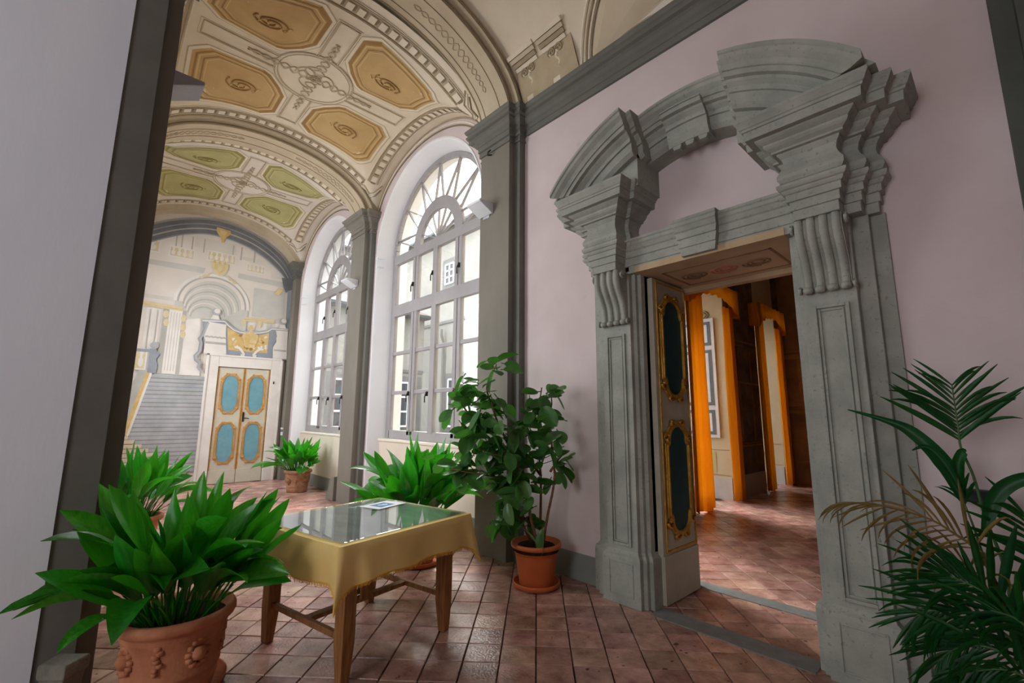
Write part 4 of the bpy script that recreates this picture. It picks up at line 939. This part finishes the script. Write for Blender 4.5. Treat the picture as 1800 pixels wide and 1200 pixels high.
# ================================================================== courtyard outside the windows
g = MB().box(4.2, 40, 4.75, 40, -.5, -.3); struct(g.build('ground', 'facade_stone'), 'paved courtyard ground outside the gallery windows', 'ground')
def facade(name, label, face, u0, u1, ztop, wins, axis, roof=True):
    e = empty(name, (face, (u0+u1)/2, 0) if axis == 'x' else ((u0+u1)/2, face, 0)); tag(e, label, 'building')
    def bx(d0, d1, a, c, z0, z1): return MB().box(face+d0, face+d1, a, c, z0, z1) if axis == 'x' else MB().box(a, c, face+d0, face+d1, z0, z1)
    bx(0, .4, u0, u1, -.4, ztop).build('wall', 'facade', e); bx(-.06, 0, u0, u1, ztop*.57, ztop*.57+.14).build('string_course', 'facade_stone', e)
    for (a, c, z0, z1) in wins:
        o = bx(-.08, 0, a-.28, c+.28, z0-.3, z1+.3).build('window', 'facade_stone', e)
        bx(-.10, -.075, a, c, z0, z1).build('pane', 'facade_dark', o)
        for k in range(4): bx(-.13, -.095, a, c, z0+(z1-z0)*k/3-.04, z0+(z1-z0)*k/3+.04).build('glazing_bar', 'shutter_white', o)
        for q in (a, (a+c)/2, c): bx(-.13, -.095, q-.04, q+.04, z0, z1).build('glazing_bar', 'shutter_white', o)
    if roof:
        bx(-.7, .4, u0, u1, ztop, ztop+.12).build('eave', 'facade_stone', e)
        s = MB()
        if axis == 'y': s.add([(u0, face-.75, ztop+.12), (u1, face-.75, ztop+.12), (u1, face+3, ztop+1.4), (u0, face+3, ztop+1.4)], [(0, 1, 2, 3)])
        else: s.add([(face-.75, u0, ztop+.12), (face-.75, u1, ztop+.12), (face+3, u1, ztop+1.4), (face+3, u0, ztop+1.4)], [(0, 1, 2, 3)])
        s.build('roof', 'roof_tile', e); bx(-.8, -.66, u0, u1, ztop-.02, ztop+.1).build('gutter', 'facade_dark', e)
    return e
facade('courtyard_wing', 'pale courtyard wing with eaves and stone framed windows facing the gallery end', 18.9, 4.3, 11.7, 6.0, [(10.5, 11.3, .98, 2.95), (7.4, 8.2, .98, 2.95)], 'y')
facade('courtyard_house', 'pale house across the courtyard with a shuttered stone window', 12.6, 4.75, 23.0, 10.4, [(17.0, 17.9, .98, 3.15), (14.0, 14.9, .98, 3.15), (17.7, 18.4, 7.9, 8.9), (14.6, 15.4, 7.9, 8.9), (11.4, 12.2, 7.9, 8.9)], 'x', roof=True)
facade('rear_house', 'taller pale house rising behind the courtyard roof', 27, 6, 30, 11.5, [(12.5, 13.5, 8.0, 9.6), (15.5, 16.5, 8.0, 9.6), (18.5, 19.5, 8.0, 9.6)], 'y')
dp = MB(); dp.tube([(12.3, 18.3, 5.6), (12.3, 18.3, 5.3), (12.42, 18.3, 5.0), (12.42, 18.3, -.3)], .06, 8); tag(dp.build('downpipe', 'facade_stone'), 'grey rain downpipe in the corner of the courtyard', 'pipe')
# ================================================================== table with cloth and glass
TU = Vector((.98, .2)).normalized(); TV = Vector((-TU.y, TU.x)); TC = Vector((1.148, 2.653)); TW, TD, TZ = 1.13, 1.085, .80
trz = math.atan2(TU.y, TU.x); tcen = TC+TU*TW/2+TV*TD/2
tb = tag(empty('display_table', (tcen.x, tcen.y, 0), trz), 'square wooden table with tapered legs under a gold cloth', 'table')
HW, HD = TW/2, TD/2
MB().box(-HW+.01, HW-.01, -HD+.01, HD-.01, TZ-.035, TZ-.006).build('tabletop', 'table_wood', tb, local=True)
ap = MB(); ix, iy = HW-.15, HD-.12
for s in (-1, 1): ap.box(-ix, ix, s*iy-.012, s*iy+.012, TZ-.14, TZ-.035); ap.box(s*ix-.012, s*ix+.012, -iy, iy, TZ-.14, TZ-.035)
ap.build('apron', 'table_wood', tb, local=True)
for sx in (-1, 1):
    for sy in (-1, 1):
        l = MB(); cx, cy = sx*ix, sy*iy
        l.rings([[(cx+a*k-sx*d, cy+c*k-sy*d, z) for a, c in ((-1, -1), (1, -1), (1, 1), (-1, 1))] for k, z, d in ((.029, 0, -.004), (.030, .02, -.004), (.043, .22, 0), (.044, TZ-.035, 0))], True, True)
        l.build('leg', 'table_wood', tb, bevel=.005, local=True)
for sx in (-1, 1): MB().box(sx*ix-.016, sx*ix+.016, -iy, iy, .225, .262).build('stretcher', 'table_wood', tb, bevel=.004, local=True)
MB().box(-.0+-.03, .03, -iy, iy, .225, .262).build('stretcher', 'table_wood', tb, bevel=.004, local=True) if False else None
MB().box(-ix, ix, -.03, .03, .228, .258).build('stretcher', 'table_wood', tb, bevel=.004, local=True)
for y in (-.05, .05): MB().box(-.03, .03, y-.014, y+.014, .258, TZ-.035).build('crank_post', 'table_wood', tb, bevel=.004, local=True)
# cloth: top and a skirt that flares into folds at the corners
cl = empty('tablecloth', (tcen.x, tcen.y, TZ), trz); tag(cl, 'gold fabric tablecloth with fringed hem draped over the wooden table', 'tablecloth')
N = 40; per = []
cor = [(-HW, -HD), (HW, -HD), (HW, HD), (-HW, HD)]
for k in range(4):
    a, c = cor[k], cor[(k+1) % 4]
    for i in range(N): t = i/N; per.append((a[0]+(c[0]-a[0])*t, a[1]+(c[1]-a[1])*t, k, t))
def skirt(row):
    u = row/10; out = []
    for x, y, k, t in per:
        nx, ny = ((0, -1), (1, 0), (0, 1), (-1, 0))[k]; tx, ty = ((1, 0), (0, 1), (-1, 0), (0, -1))[k]
        L_ = TW if k % 2 == 0 else TD; e0, e1_ = t*L_, (1-t)*L_; dc = min(e0, e1_)
        fold = math.exp(-(dc/.075)**2); drop = .205+.10*math.exp(-dc/.05)+.006*math.sin(t*17+k)
        out_ = (.012+.028*u)*(1-.4*math.exp(-(dc/.10)**2))+.008*u*math.sin(t*19+k*2.1)+.012*u*math.sin(t*7+k)
        sgn = -1 if e0 < e1_ else 1
        push = sgn*.075*u*math.exp(-(dc/.06)**2)*(1 if dc > .001 else 1)
        if dc < 1e-6:
            # corner tip: diagonal fold
            px, py = ((-1, -1), (1, -1), (1, 1), (-1, 1))[k]; d = .055*u; out.append((x+px*d, y+py*d, -drop*u-.02*u)); continue
        pin = -.035*u*math.exp(-((dc-.10)/.045)**2)
        out.append((x+nx*(out_+pin)+tx*push*.5, y+ny*(out_+pin)+ty*push*.5, -drop*u))
    return out
rows = [[(x, y, .0) for x, y, k, t in per]]+[skirt(r) for r in range(1, 11)]
c = MB(); c.rings(rows, True, False); c.add([(*p, .0) for p in cor], [(0, 1, 2, 3)])
co = c.build('cloth', 'cloth', cl, smooth=True, local=True)
co.data.polygons[len(co.data.polygons)-1].use_smooth = False
fg = MB(); low = rows[-1]; n = len(low)
for i in range(n):
    a, b2 = Vector(low[i]), Vector(low[(i+1) % n]); m_ = max(2, int((b2-a).length/.008))
    for q in range(m_):
        p = a+(b2-a)*(q+.5)/m_; w_ = (b2-a)/m_*.42; l = rnd.uniform(.018, .028)
        fg.add([p-w_, p+w_, p+w_*.6+Vector((rnd.uniform(-.003, .003), rnd.uniform(-.003, .003), -l)), p-w_*.6+Vector((0, 0, -l))], [(0, 1, 2, 3)])
fg.build('fringe', 'fringe', cl, local=True, kind='stuff')
MB().tube([(x, y, z) for x, y, z in low]+[low[0]], .005, 5).build('hem_braid', 'fringe', cl, local=True)
sh = MB().box(-HW+.07, HW-.05, -HD+.06, HD-.06, .0005, .002); o = sh.build('display_sheet', 'display_paper', None); o.parent = None
o.location = (tcen.x, tcen.y, TZ); o.rotation_euler = (0, 0, trz); tag(o, 'grey printed sheet lying on the cloth beneath the glass', 'sheet')
gl = MB().box(-HW+.035, HW-.02, -HD+.035, HD-.03, .003, .010).build('glass_top', 'table_glass', None, bevel=.002); gl.location = (tcen.x, tcen.y, TZ); gl.rotation_euler = (0, 0, trz)
tag(gl, 'clear glass sheet covering the gold tablecloth', 'glass top')
pp = tag(empty('information_card', (1.88, 3.56, TZ+.0105), trz+.12), 'white information card with a blue emblem lying on the glass', 'card')
MB().box(-.15, .15, -.105, .105, 0, .003).build('card_sheet', 'paper', pp, local=True)
MB().box(-.09, .07, -.065, .065, .003, .0036).build('emblem_field', 'paper_blue', pp, local=True)
MB().prism([(-.055, .0), (-.03, .035), (.0, .01), (.02, .03), (.045, -.005), (.01, -.035), (-.02, -.02)], lambda a, c_, t: (a, c_, t), .0036, .0042).build('emblem', 'paper_cyan', pp, local=True)

# ================================================================== plants
def leaf_mesh(name, L_, W_, pet, bend, mat, n=9, wid=None, fold=.22, twist=0., tipdroop=0.):
    """leaf growing up +Z and arching towards +X; petiole then blade"""
    mb = MB(); pts = []; ang = 0; p = Vector((0, 0, 0)); steps = 16; tot = pet+L_
    for i in range(steps+1):
        pts.append((p.copy(), ang)); ang += bend/steps*(1+tipdroop*(i/steps)); p += Vector((math.sin(ang), 0, math.cos(ang)))*tot/steps
    rows_ = []
    def at_(s):
        k = min(s*steps, steps-1e-6); i = int(k); f = k-i; return pts[i][0].lerp(pts[i+1][0], f), pts[i][1]
    if pet: mb.tube([at_(pet/tot*i/5)[0] for i in range(6)], .005, 5)
    prof = wid or (lambda t: (math.sin(PI*min(1, t**.85))**.8))
    for i in range(n+1):
        t = i/n; q, a = at_((pet+L_*t)/tot); w_ = W_/2*max(.02, prof(t)); nrm = Vector((math.cos(a), 0, -math.sin(a)))
        tw = twist*t; side = Vector((0, 1, 0))*math.cos(tw)+nrm*math.sin(tw); up = nrm*math.cos(tw)-Vector((0, 1, 0))*math.sin(tw)
        rows_.append([tuple(q+side*w_-up*w_*fold*1.2), tuple(q+side*w_*.5-up*w_*fold*.35), tuple(q+up*w_*.10), tuple(q-side*w_*.5-up*w_*fold*.35), tuple(q-side*w_-up*w_*fold*1.2)])
    mb.rings(rows_, False, False)
    me = bpy.data.meshes.new(name); me.from_pydata(mb.v, [], mb.f); me.materials.append(M[mat]); me.polygons.foreach_set('use_smooth', [True]*len(me.polygons)); return me
asp = [leaf_mesh('leaf', l, w_, p, b_, 'leaf_green', twist=tw, tipdroop=td) for l, w_, p, b_, tw, td in
       ((.42, .125, .24, .35, .5, .5), (.46, .135, .22, .6, -.7, .9), (.38, .115, .24, .25, .8, .2), (.50, .125, .24, .9, .4, 1.2), (.34, .11, .20, .5, -.9, .6), (.44, .13, .22, 1.2, .6, 1.0), (.33, .095, .32, .15, .4, .2), (.40, .125, .22, .8, -1.1, 1.6), (.46, .12, .28, .2, 1.3, .3))]
OLD = 'terracotta_old'
def aspidistra(loc, label, potmat, pot_r, pot_h, nleaf, seed, scale=1., lean=1.0, festoon=True, extra=(), xlim=(-9, 9), ymax=99):
    r = random.Random(seed); e = tag(empty('potted_aspidistra', loc), label, 'potted plant', 'leafy plants in terracotta pots')
    R0 = pot_r
    prof = [(R0*.70, 0), (R0*.72, .02), (R0*.74, pot_h*.10), (R0*.76, pot_h*.14), (R0*.745, pot_h*.17), (R0*.755, pot_h*.24), (R0*.79, pot_h*.27), (R0*.795, pot_h*.30), (R0*.77, pot_h*.33), (R0*.80, pot_h*.55), (R0*.845, pot_h*.74), (R0*.87, pot_h*.77), (R0*.855, pot_h*.80), (R0*.90, pot_h*.84), (R0*.97, pot_h*.87), (R0, pot_h*.91), (R0*.995, pot_h*.96), (R0*.96, pot_h), (R0*.88, pot_h*.995), (R0*.84, pot_h*.96), (R0*.83, pot_h*.86)]
    po = MB().lathe(prof, 40).build('pot', potmat, e, smooth=True, local=True)
    MB().lathe([(R0*.02, pot_h*.875), (R0*.84, pot_h*.87), (R0*.84, pot_h*.80)], 28).build('soil', 'soil', e, local=True)
    if festoon:
        for k in range(8):
            a = 2*PI*k/8+.35; rr = R0*.80; f = MB()
            if k % 2 == 0:
                for q in range(12):
                    b_ = 2*PI*q/12; f.ball((rr*math.cos(a+.20*math.cos(b_)), rr*math.sin(a+.20*math.cos(b_)), pot_h*.56+pot_h*.15*math.sin(b_)), .022, 6)
                f.ball((rr*math.cos(a), rr*math.sin(a), pot_h*.56), .045, 8); f.ball((rr*1.05*math.cos(a), rr*1.05*math.sin(a), pot_h*.60), .022, 8)
            else:
                for q in range(7): f.ball((rr*math.cos(a+.05*math.sin(q*2)), rr*math.sin(a+.05*math.sin(q*2)), pot_h*(.72-.05*q)), .026-.0015*q, 6)
            f.build('relief', potmat, po, smooth=True)
    for i in range(nleaf):
        a = 2*PI*i*.381966+r.uniform(-.3, .3); u = (i+.5)/nleaf; rad = R0*.62*math.sqrt(u)
        tilt = (.04+.72*u**1.35)*lean+r.uniform(-.14, .16); k = scale*r.uniform(.82, 1.12)
        mw = Matrix.Translation((rad*math.cos(a), rad*math.sin(a), pot_h*.86)) @ Matrix.Rotation(a+r.uniform(-.35, .35), 4, 'Z') @ Matrix.Rotation(tilt, 4, 'Y') @ Matrix.Rotation(r.uniform(-1.0, 1.0), 4, 'Z') @ Matrix.Scale(k, 4)
        me = asp[r.randrange(len(asp))]
        for _ in range(6):
            ws = [Matrix.Translation(loc) @ mw @ v.co for v in list(me.vertices)[::7]]
            if min(q.x for q in ws) > xlim[0] and max(q.x for q in ws) < xlim[1] and max(q.y for q in ws) < ymax: break
            mw = Matrix.Rotation(r.choice((-1, 1))*r.uniform(.5, 1.6), 4, 'Z') @ mw
        inst(me, 'leaf', e, mw)
    for a, tilt, mi, k, roll in extra:
        mw = Matrix.Translation((R0*.5*math.cos(a), R0*.5*math.sin(a), pot_h*.86)) @ Matrix.Rotation(a, 4, 'Z') @ Matrix.Rotation(tilt, 4, 'Y') @ Matrix.Rotation(roll, 4, 'Z') @ Matrix.Scale(k, 4)
        inst(asp[mi], 'leaf', e, mw)
    return e
def saucer(loc, r_, mat, label):
    o = MB().lathe([(r_*.8, 0), (r_*.98, .012), (r_, .045), (r_*.985, .052), (r_*.96, .045), (r_*.92, .018), (r_*.3, .012)], 40, loc).build('pot_saucer', mat, None, smooth=True); tag(o, label, 'saucer'); return o
LFT = math.atan2(.68, -.733)
saucer((.53, 3.40, 0), .275, 'terracotta', 'terracotta saucer under the relief pot in front of the white pier')
aspidistra((.53, 3.40, .014), 'leafy aspidistra in a garland-relief terracotta pot beside the table', 'terracotta', .295, .42, 72, 11, 1.12, .80, True, extra=((PI+.05, .50, 3, .85, .1), (PI+.35, .6, 5, .75, .3), (PI+.7, .5, 1, 1.05, 0), (LFT+PI-.25, .75, 1, 1.0, 0), (LFT+PI-.5, .6, 0, 1.05, 0)), xlim=(-9, 1.02), ymax=3.66)
saucer((.52, 6.62, 0), .27, 'terracotta', 'terracotta saucer deep behind the relief pot and the pier')
aspidistra((.52, 6.62, .014), 'leafy aspidistra half hidden by the white pier in front of the painted stairs', 'terracotta', .28, .42, 54, 23, 1.12, .85, False, xlim=(.06, 9))
aspidistra((3.28, 9.80, 0), 'leafy aspidistra in a weathered carved terracotta pot under the far window', OLD, .26, .43, 80, 31, 1.0, 1.05, True, xlim=(0, 3.60))
saucer((2.74, 4.42, 0), .26, 'plastic_pot', 'round brown saucer on the tiles seen between the table legs')
aspidistra((2.74, 4.42, .014), 'broad leafy aspidistra between the table and the near window', 'terracotta', .25, .36, 84, 47, 1.35, .85, False, xlim=(2.02, 3.60))

# ---- rubber plant
FP = Vector((3.22, 3.12, 0)); fl = Vector((.733, -.68, 0)); fd = Vector((.68, .733, 0))
saucer((FP.x, FP.y, 0), .215, 'plastic_pot', 'orange plastic saucer under the rubber plant pot')
rp = tag(empty('rubber_plant', (FP.x, FP.y, .014)), 'tall rubber plant with glossy oval leaves in an orange plastic pot', 'potted plant')
MB().lathe([(.150, 0), (.155, .01), (.195, .27), (.197, .275), (.201, .277), (.205, .325), (.218, .33), (.232, .335), (.236, .355), (.232, .372), (.215, .372), (.21, .34)], 44).build('pot', 'plastic_pot', rp, smooth=True, local=True)
MB().lathe([(.01, .345), (.10, .35), (.21, .335), (.21, .3)], 24).build('soil', 'soil', rp, local=True)
def fpos(l, z, d=0): return fl*l+fd*d+Vector((0, 0, z))
stems = [[(0, .33, 0), (-.08, .72, .02), (-.185, 1.06, .0), (-.38, 1.5, -.05), (-.49, 1.78, -.05), (-.39, 2.02, -.02)], [(.04, .33, .02), (.05, .95, .05), (.02, 1.45, .05), (.06, 1.80, .06)], [(.06, .33, -.03), (.17, .95, -.02), (.13, 1.45, -.02), (.15, 1.70, .0)],
         [(-.03, .33, .0), (-.33, .95, -.08), (-.80, 1.03, -.12)], [(-.04, .5, 0), (-.18, .66, -.05), (-.33, .66, -.06)], [(-.185, 1.06, 0), (-.6, 1.45, -.1), (-.80, 1.78, -.1)], [(.05, .95, .05), (-.15, 1.25, .1), (-.3, 1.35, .1)], [(.02, .33, -.05), (-.1, .8, -.12), (-.3, 1.15, -.18), (-.5, 1.2, -.2)], [(.13, 1.0, -.02), (.24, 1.15, -.04)]]
for s_ in stems:
    pts = []
    for (a, b2) in zip(s_, s_[1:]):
        for q in range(4): t = q/4; pts.append(fpos(a[0]+(b2[0]-a[0])*t+rnd.uniform(-.008, .008), a[1]+(b2[1]-a[1])*t, a[2]+(b2[2]-a[2])*t))
    pts.append(fpos(*s_[-1])); n = len(pts)
    MB().tube(pts, [.014*(1-.6*i/n) for i in range(n)], 6).build('stem', 'bark', rp, smooth=True, local=True)
for z, l0, l1 in ((1.14, .02, .17), (1.08, -.06, .18), (.86, .04, .16)): MB().tube([fpos(l0, z-.03), fpos((l0+l1)/2, z-.01), fpos(l1, z+.03)], .004, 5).build('plant_tie', 'blue_tie' if z > .9 else 'iron', rp, local=True)
oval = lambda t: math.sin(PI*min(1, max(0, t)))**.55
rub = [leaf_mesh('leaf', l, w_, .03, b_, 'leaf_rubber', wid=oval, fold=f_) for l, w_, b_, f_ in ((.19, .12, .4, .15), (.17, .11, .2, .1), (.21, .13, .6, .2), (.15, .10, .3, .12))]
for (l, z, r_, cnt) in ((-.58, 1.45, .17, 13), (-.5, 1.17, .18, 14), (-.33, 1.28, .19, 16), (-.70, 1.67, .13, 9), (-.33, .95, .17, 13), (-.13, 1.23, .17, 15), (-.18, .95, .15, 11), (-.64, 1.82, .10, 5), (.10, 1.72, .12, 8), (.15, 1.30, .13, 7), (.2, 1.08, .11, 7), (-.16, .82, .14, 9), (-.33, .58, .08, 5), (-.40, 1.98, .08, 5), (-.1, .58, .12, 7), (-.84, 1.06, .08, 5), (-.45, 1.66, .15, 10), (.0, 1.5, .13, 8), (-.62, .98, .12, 6)):
    for _ in range(int(cnt*1.8)):
        p = fpos(l+rnd.gauss(0, r_*.6), z+rnd.gauss(0, r_*.6), rnd.gauss(-.06, .09)); a = rnd.uniform(0, 2*PI); tl = rnd.uniform(.9, 2.6)
        w3 = Vector((FP.x, FP.y, 0))+p
        if w3.x > 3.42: p -= Vector((w3.x-3.42, 0, 0))
        mw = Matrix.Translation(p) @ Matrix.Rotation(a, 4, 'Z') @ Matrix.Rotation(tl, 4, 'Y') @ Matrix.Rotation(rnd.uniform(-.9, .9), 4, 'Z') @ Matrix.Scale(rnd.uniform(.85, 1.2), 4)
        inst(rub[rnd.randrange(4)], 'leaf', rp, mw)

# ---- palm by the doorway
PP = Vector((3.05, -.12, 0))
pm = tag(empty('potted_palm', (PP.x, PP.y, 0)), 'dark green feather palm with some dry brown fronds beside the portal', 'potted plant')
MB().lathe([(.15, 0), (.16, .01), (.20, .30), (.215, .31), (.22, .36), (.20, .36), (.19, .31)], 32).build('pot', 'terracotta', pm, smooth=True, local=True)
MB().lathe([(.01, .31), (.19, .305), (.19, .27)], 20).build('soil', 'soil', pm, local=True)
blade = lambda t: (math.sin(PI*min(1, t*.86+.10)))**.9
lfm = {(m_, b_): leaf_mesh('leaflet', 1.0, .085, 0, b_, m_, n=6, wid=blade, fold=.5) for m_ in ('leaf_palm', 'leaf_dry') for b_ in (.35, 1.3, 2.0)}
def frond(pts, mat, nl, length, spread, bends, r0=.009, start=.3, droop=0., tip=1., wide=1., seed=0):
    r = random.Random(seed); P = [Vector(p)-PP for p in pts]; Q = []
    for i in range(len(P)-1):
        p0, p1, p2, p3 = P[max(0, i-1)], P[i], P[i+1], P[min(len(P)-1, i+2)]
        for k in range(5):
            t = k/5; Q.append(.5*((2*p1)+(p2-p0)*t+(2*p0-5*p1+4*p2-p3)*t*t+(3*p1-p0-3*p2+p3)*t**3))
    Q.append(P[-1]); n = len(Q)
    fo = MB().tube(Q, [r0*(1-.75*i/n) for i in range(n)], 6).build('frond', 'stem_green' if mat == 'leaf_palm' else 'leaf_dry', pm, smooth=True, local=True)
    for i in range(nl):
        u = start+(1-start)*(i+.5)/nl; k = min(n-2, int(u*(n-1))); p = Q[k].lerp(Q[k+1], u*(n-1)-k); d = (Q[k+1]-Q[max(0, k-1)]).normalized()
        nrm = Vector((-1, 0, .15)); sd = d.cross(nrm).normalized()
        for s in (-1, 1):
            sp = .35+(spread-.35)*u
            v = (sd*s*math.cos(sp)+d*math.sin(sp)+Vector((r.uniform(-.25, .12), 0, -droop+r.uniform(-.1, .1)))).normalized()
            z_ = v; hx = Vector((-.85, 0, -.5)).normalized(); y_ = z_.cross(hx).normalized(); x_ = y_.cross(z_)
            L_ = length*(.65+.5*math.sin(PI*min(1, .25+u*.75)))*r.uniform(.85, 1.12)*(tip if u > .9 else 1)
            R_ = Matrix(((x_.x, y_.x, z_.x, p.x), (x_.y, y_.y, z_.y, p.y), (x_.z, y_.z, z_.z, p.z), (0, 0, 0, 1)))
            mw = R_ @ Matrix.Diagonal((L_, L_*wide, L_, 1)); inst(lfm[(mat, r.choice(bends))], 'leaflet', fo, mw, local=True)
def strap(pts, wds, x, name='leaf_blade'):
    n = len(pts)*4; P = []; Wd = []
    for i in range(len(pts)-1):
        p0, p1, p2, p3 = [Vector(pts[max(0, min(len(pts)-1, i+k))]) for k in (-1, 0, 1, 2)]
        for k in range(5):
            t = k/5; P.append(.5*((2*p1)+(p2-p0)*t+(2*p0-5*p1+4*p2-p3)*t*t+(3*p1-p0-3*p2+p3)*t**3)); Wd.append(wds[i]+(wds[i+1]-wds[i])*t)
    P.append(Vector(pts[-1])); Wd.append(wds[-1]); rows_ = []
    for i, p in enumerate(P):
        d = (P[min(i+1, len(P)-1)]-P[max(i-1, 0)]).normalized(); sd = Vector((-d.y, d.x)); w_ = Wd[i]/2
        rows_.append([(x-PP.x+off, p.x-PP.y+sd.x*w_*k, p.y+sd.y*w_*k) for k, off in ((-1, -.012), (-.5, -.003), (0, .004), (.5, -.003), (1, -.012))])
    MB().rings(rows_, False, False).build(name, 'leaf_palm', pm, smooth=True, local=True)
X = 3.25
frond([(3.08, .0, .35), (X-.05, .08, .61), (X, .09, .85), (X, .13, 1.07), (X, .15, 1.26), (X, .18, 1.4), (X, .18, 1.49), (X, .18, 1.59), (X, .18, 1.72)], 'leaf_palm', 14, .36, .95, (.35, .35, 1.3), start=.66, tip=.8, wide=.85, seed=1)
frond([(3.06, .0, .35), (3.16, .14, .85), (3.18, .17, 1.02), (3.2, .2, 1.17)], 'leaf_palm', 2, .22, 1.2, (1.3,), start=.85, seed=2)
strap([(.20, 1.15), (.25, 1.33), (.35, 1.47), (.45, 1.53), (.62, 1.59)], (.02, .075, .06, .03, .004), 3.19)
strap([(.19, 1.16), (.20, 1.30), (.175, 1.38), (.16, 1.385)], (.015, .05, .04, .005), 3.21)
strap([(.19, 1.17), (.24, 1.32), (.30, 1.40), (.36, 1.38)], (.01, .035, .025, .004), 3.17)
strap([(.14, 1.0), (.10, 1.14), (.05, 1.23), (-.03, 1.28), (-.12, 1.27)], (.02, .06, .062, .055, .03), 3.17)
frond([(3.05, .0, .35), (3.05, .1, .75), (3.05, .16, .94), (3.05, .23, 1.01), (3.05, .33, 1.07), (3.05, .51, 1.10), (3.05, .66, 1.09)], 'leaf_dry', 15, .27, 1.45, (.35, 1.3, 1.3), start=.34, droop=.22, wide=.62, seed=3)
frond([(3.03, -.02, .35), (3.0, .05, .62), (3.0, .14, .77), (3.0, .23, .82), (3.0, .32, .84)], 'leaf_palm', 15, .30, 1.3, (.35, .35, 1.3), start=.2, wide=1.1, seed=5)
frond([(3.02, -.02, .35), (2.98, .06, .58), (3.0, .19, .68), (3.0, .32, .67), (3.0, .40, .62)], 'leaf_palm', 16, .30, 1.35, (.35, .35, 1.3), start=.2, droop=.1, wide=1.1, seed=6)
frond([(3.02, -.02, .35), (2.95, .06, .52), (2.95, .16, .58), (2.95, .27, .54), (2.95, .34, .46)], 'leaf_palm', 15, .28, 1.3, (.35, 1.3), start=.2, droop=.3, wide=1.1, seed=7)
frond([(3.04, -.06, .35), (3.15, -.08, .8), (3.2, -.02, 1.0), (3.2, .0, 1.12)], 'leaf_palm', 11, .27, 1.2, (1.3, .35), start=.3, wide=1.1, seed=8)
frond([(3.0, -.04, .35), (2.9, .0, .62), (2.86, .06, .74), (2.85, .14, .76)], 'leaf_palm', 12, .25, 1.2, (1.3, .35), start=.2, wide=1.1, seed=9)
frond([(3.0, -.06, .35), (2.9, .04, .50), (2.86, .12, .54), (2.85, .22, .50)], 'leaf_palm', 13, .26, 1.3, (1.3, .35), start=.15, droop=.3, wide=1.1, seed=12)
frond([(3.03, .0, .35), (3.06, .12, .72), (3.08, .20, .86), (3.1, .27, .90)], 'leaf_dry', 8, .22, 1.0, (1.3, 2.0), start=.4, droop=.5, wide=.7, seed=10)

# ================================================================== fittings
def uplight(x, y, z, s, label, mat):
    e = tag(empty('wall_uplight', (x, y, z)), label, 'light', 'wall uplights on the pilasters')
    b_ = MB(); b_.prism([(0, -.09), (s*.02, -.10), (s*.22, .0), (s*.22, .03), (0, .03)], lambda a, c_, t: (x+a, y+t, z+c_), -.13, .13); b_.build('lamp_housing', mat, e, bevel=.006)
    MB().box(*sorted((x+s*.02, x+s*.20)), y-.11, y+.11, z+.03, z+.035).build('lamp_glass', 'sill_stone', e)
    MB().box(*sorted((x-s*.002, x+s*.012)), y-.06, y+.06, z-.13, z+.05).build('back_plate', 'lamp_grey', e)
uplight(XP, 4.19, 4.10, -1, 'pale wedge uplight on the pilaster between near window and pink wall', 'lamp_body')
uplight(XP, 8.02, 3.95, -1, 'pale wedge uplight on the pilaster between the two windows', 'lamp_body')
uplight(mir(XP), 4.28, 4.17, 1, 'grey box uplight on the pier side just beneath the vault', 'lamp_grey')
wb = tag(empty('wall_box', (XW, .175, 1.1)), 'small black box fixed to the pink wall behind the palm', 'box')
MB().box(XW-.07, XW, .115, .235, 1.10, 1.165).build('box_body', 'black_plastic', wb, bevel=.004); MB().box(XW-.075, XW-.07, .12, .23, 1.15, 1.162).build('box_lid', 'black_plastic', wb)
sw = tag(empty('wall_socket', (3.47, 11.70, 1.1)), 'white wall socket on the corner pilaster by the painted wall', 'socket')
MB().box(3.485, 3.50, 11.70, 11.84, 1.02, 1.10).build('socket_plate', 'shutter_white', sw, bevel=.003); MB().box(3.485, 3.50, 11.70, 11.86, 1.16, 1.20).build('socket_strip', 'shutter_white', sw)
# stone guard block at the foot of the pier, scroll stone by the far pilaster
gs = MB(); q = [(.050, 3.665), (.180, 3.555), (.080, 3.455), (-.030, 3.560)]; cx, cy = sum(p[0] for p in q)/4, sum(p[1] for p in q)/4
gs.rings([[(cx+(x-cx)*k, cy+(y-cy)*k, z) for x, y in q] for k, z in ((1.0, 0), (.94, .03), (.80, .12), (.86, .17), (.98, .185), (1.0, .20), (1.0, .235), (.95, .25))], True, True)
tag(gs.build('guard_stone', 'block_stone', None, bevel=.008), 'rough grey stone block at the foot of the white pier', 'stone block')
sc = MB(); pr = [(0, 0), (.34, 0), (.34, .10), (.27, .14), (.22, .22), (.20, .32), (.12, .40), (0, .42)]
sc.prism(pr, lambda a, c_, t: (t, 8.36+a, c_), 3.42, 3.60); tag(sc.build('scroll_stone', 'grey_paint', None, bevel=.012), 'grey scroll shaped stone against the pilaster between the windows', 'stone block')
for (x, y, z, lb) in ((3.43, 4.12, 4.78, 'small black iron hook below the capital beside the pink wall'), (3.43, 8.1, 5.26, 'small black iron hook on the capital between the two windows')):
    o = MB().tube([(x+.01, y, z+.03), (x-.05, y, z), (x-.07, y-.03, z+.02), (x-.05, y-.06, z+.05)], .009, 6).build('iron_hook', 'iron', None); tag(o, lb, 'hook', 'iron hooks on the pilasters')
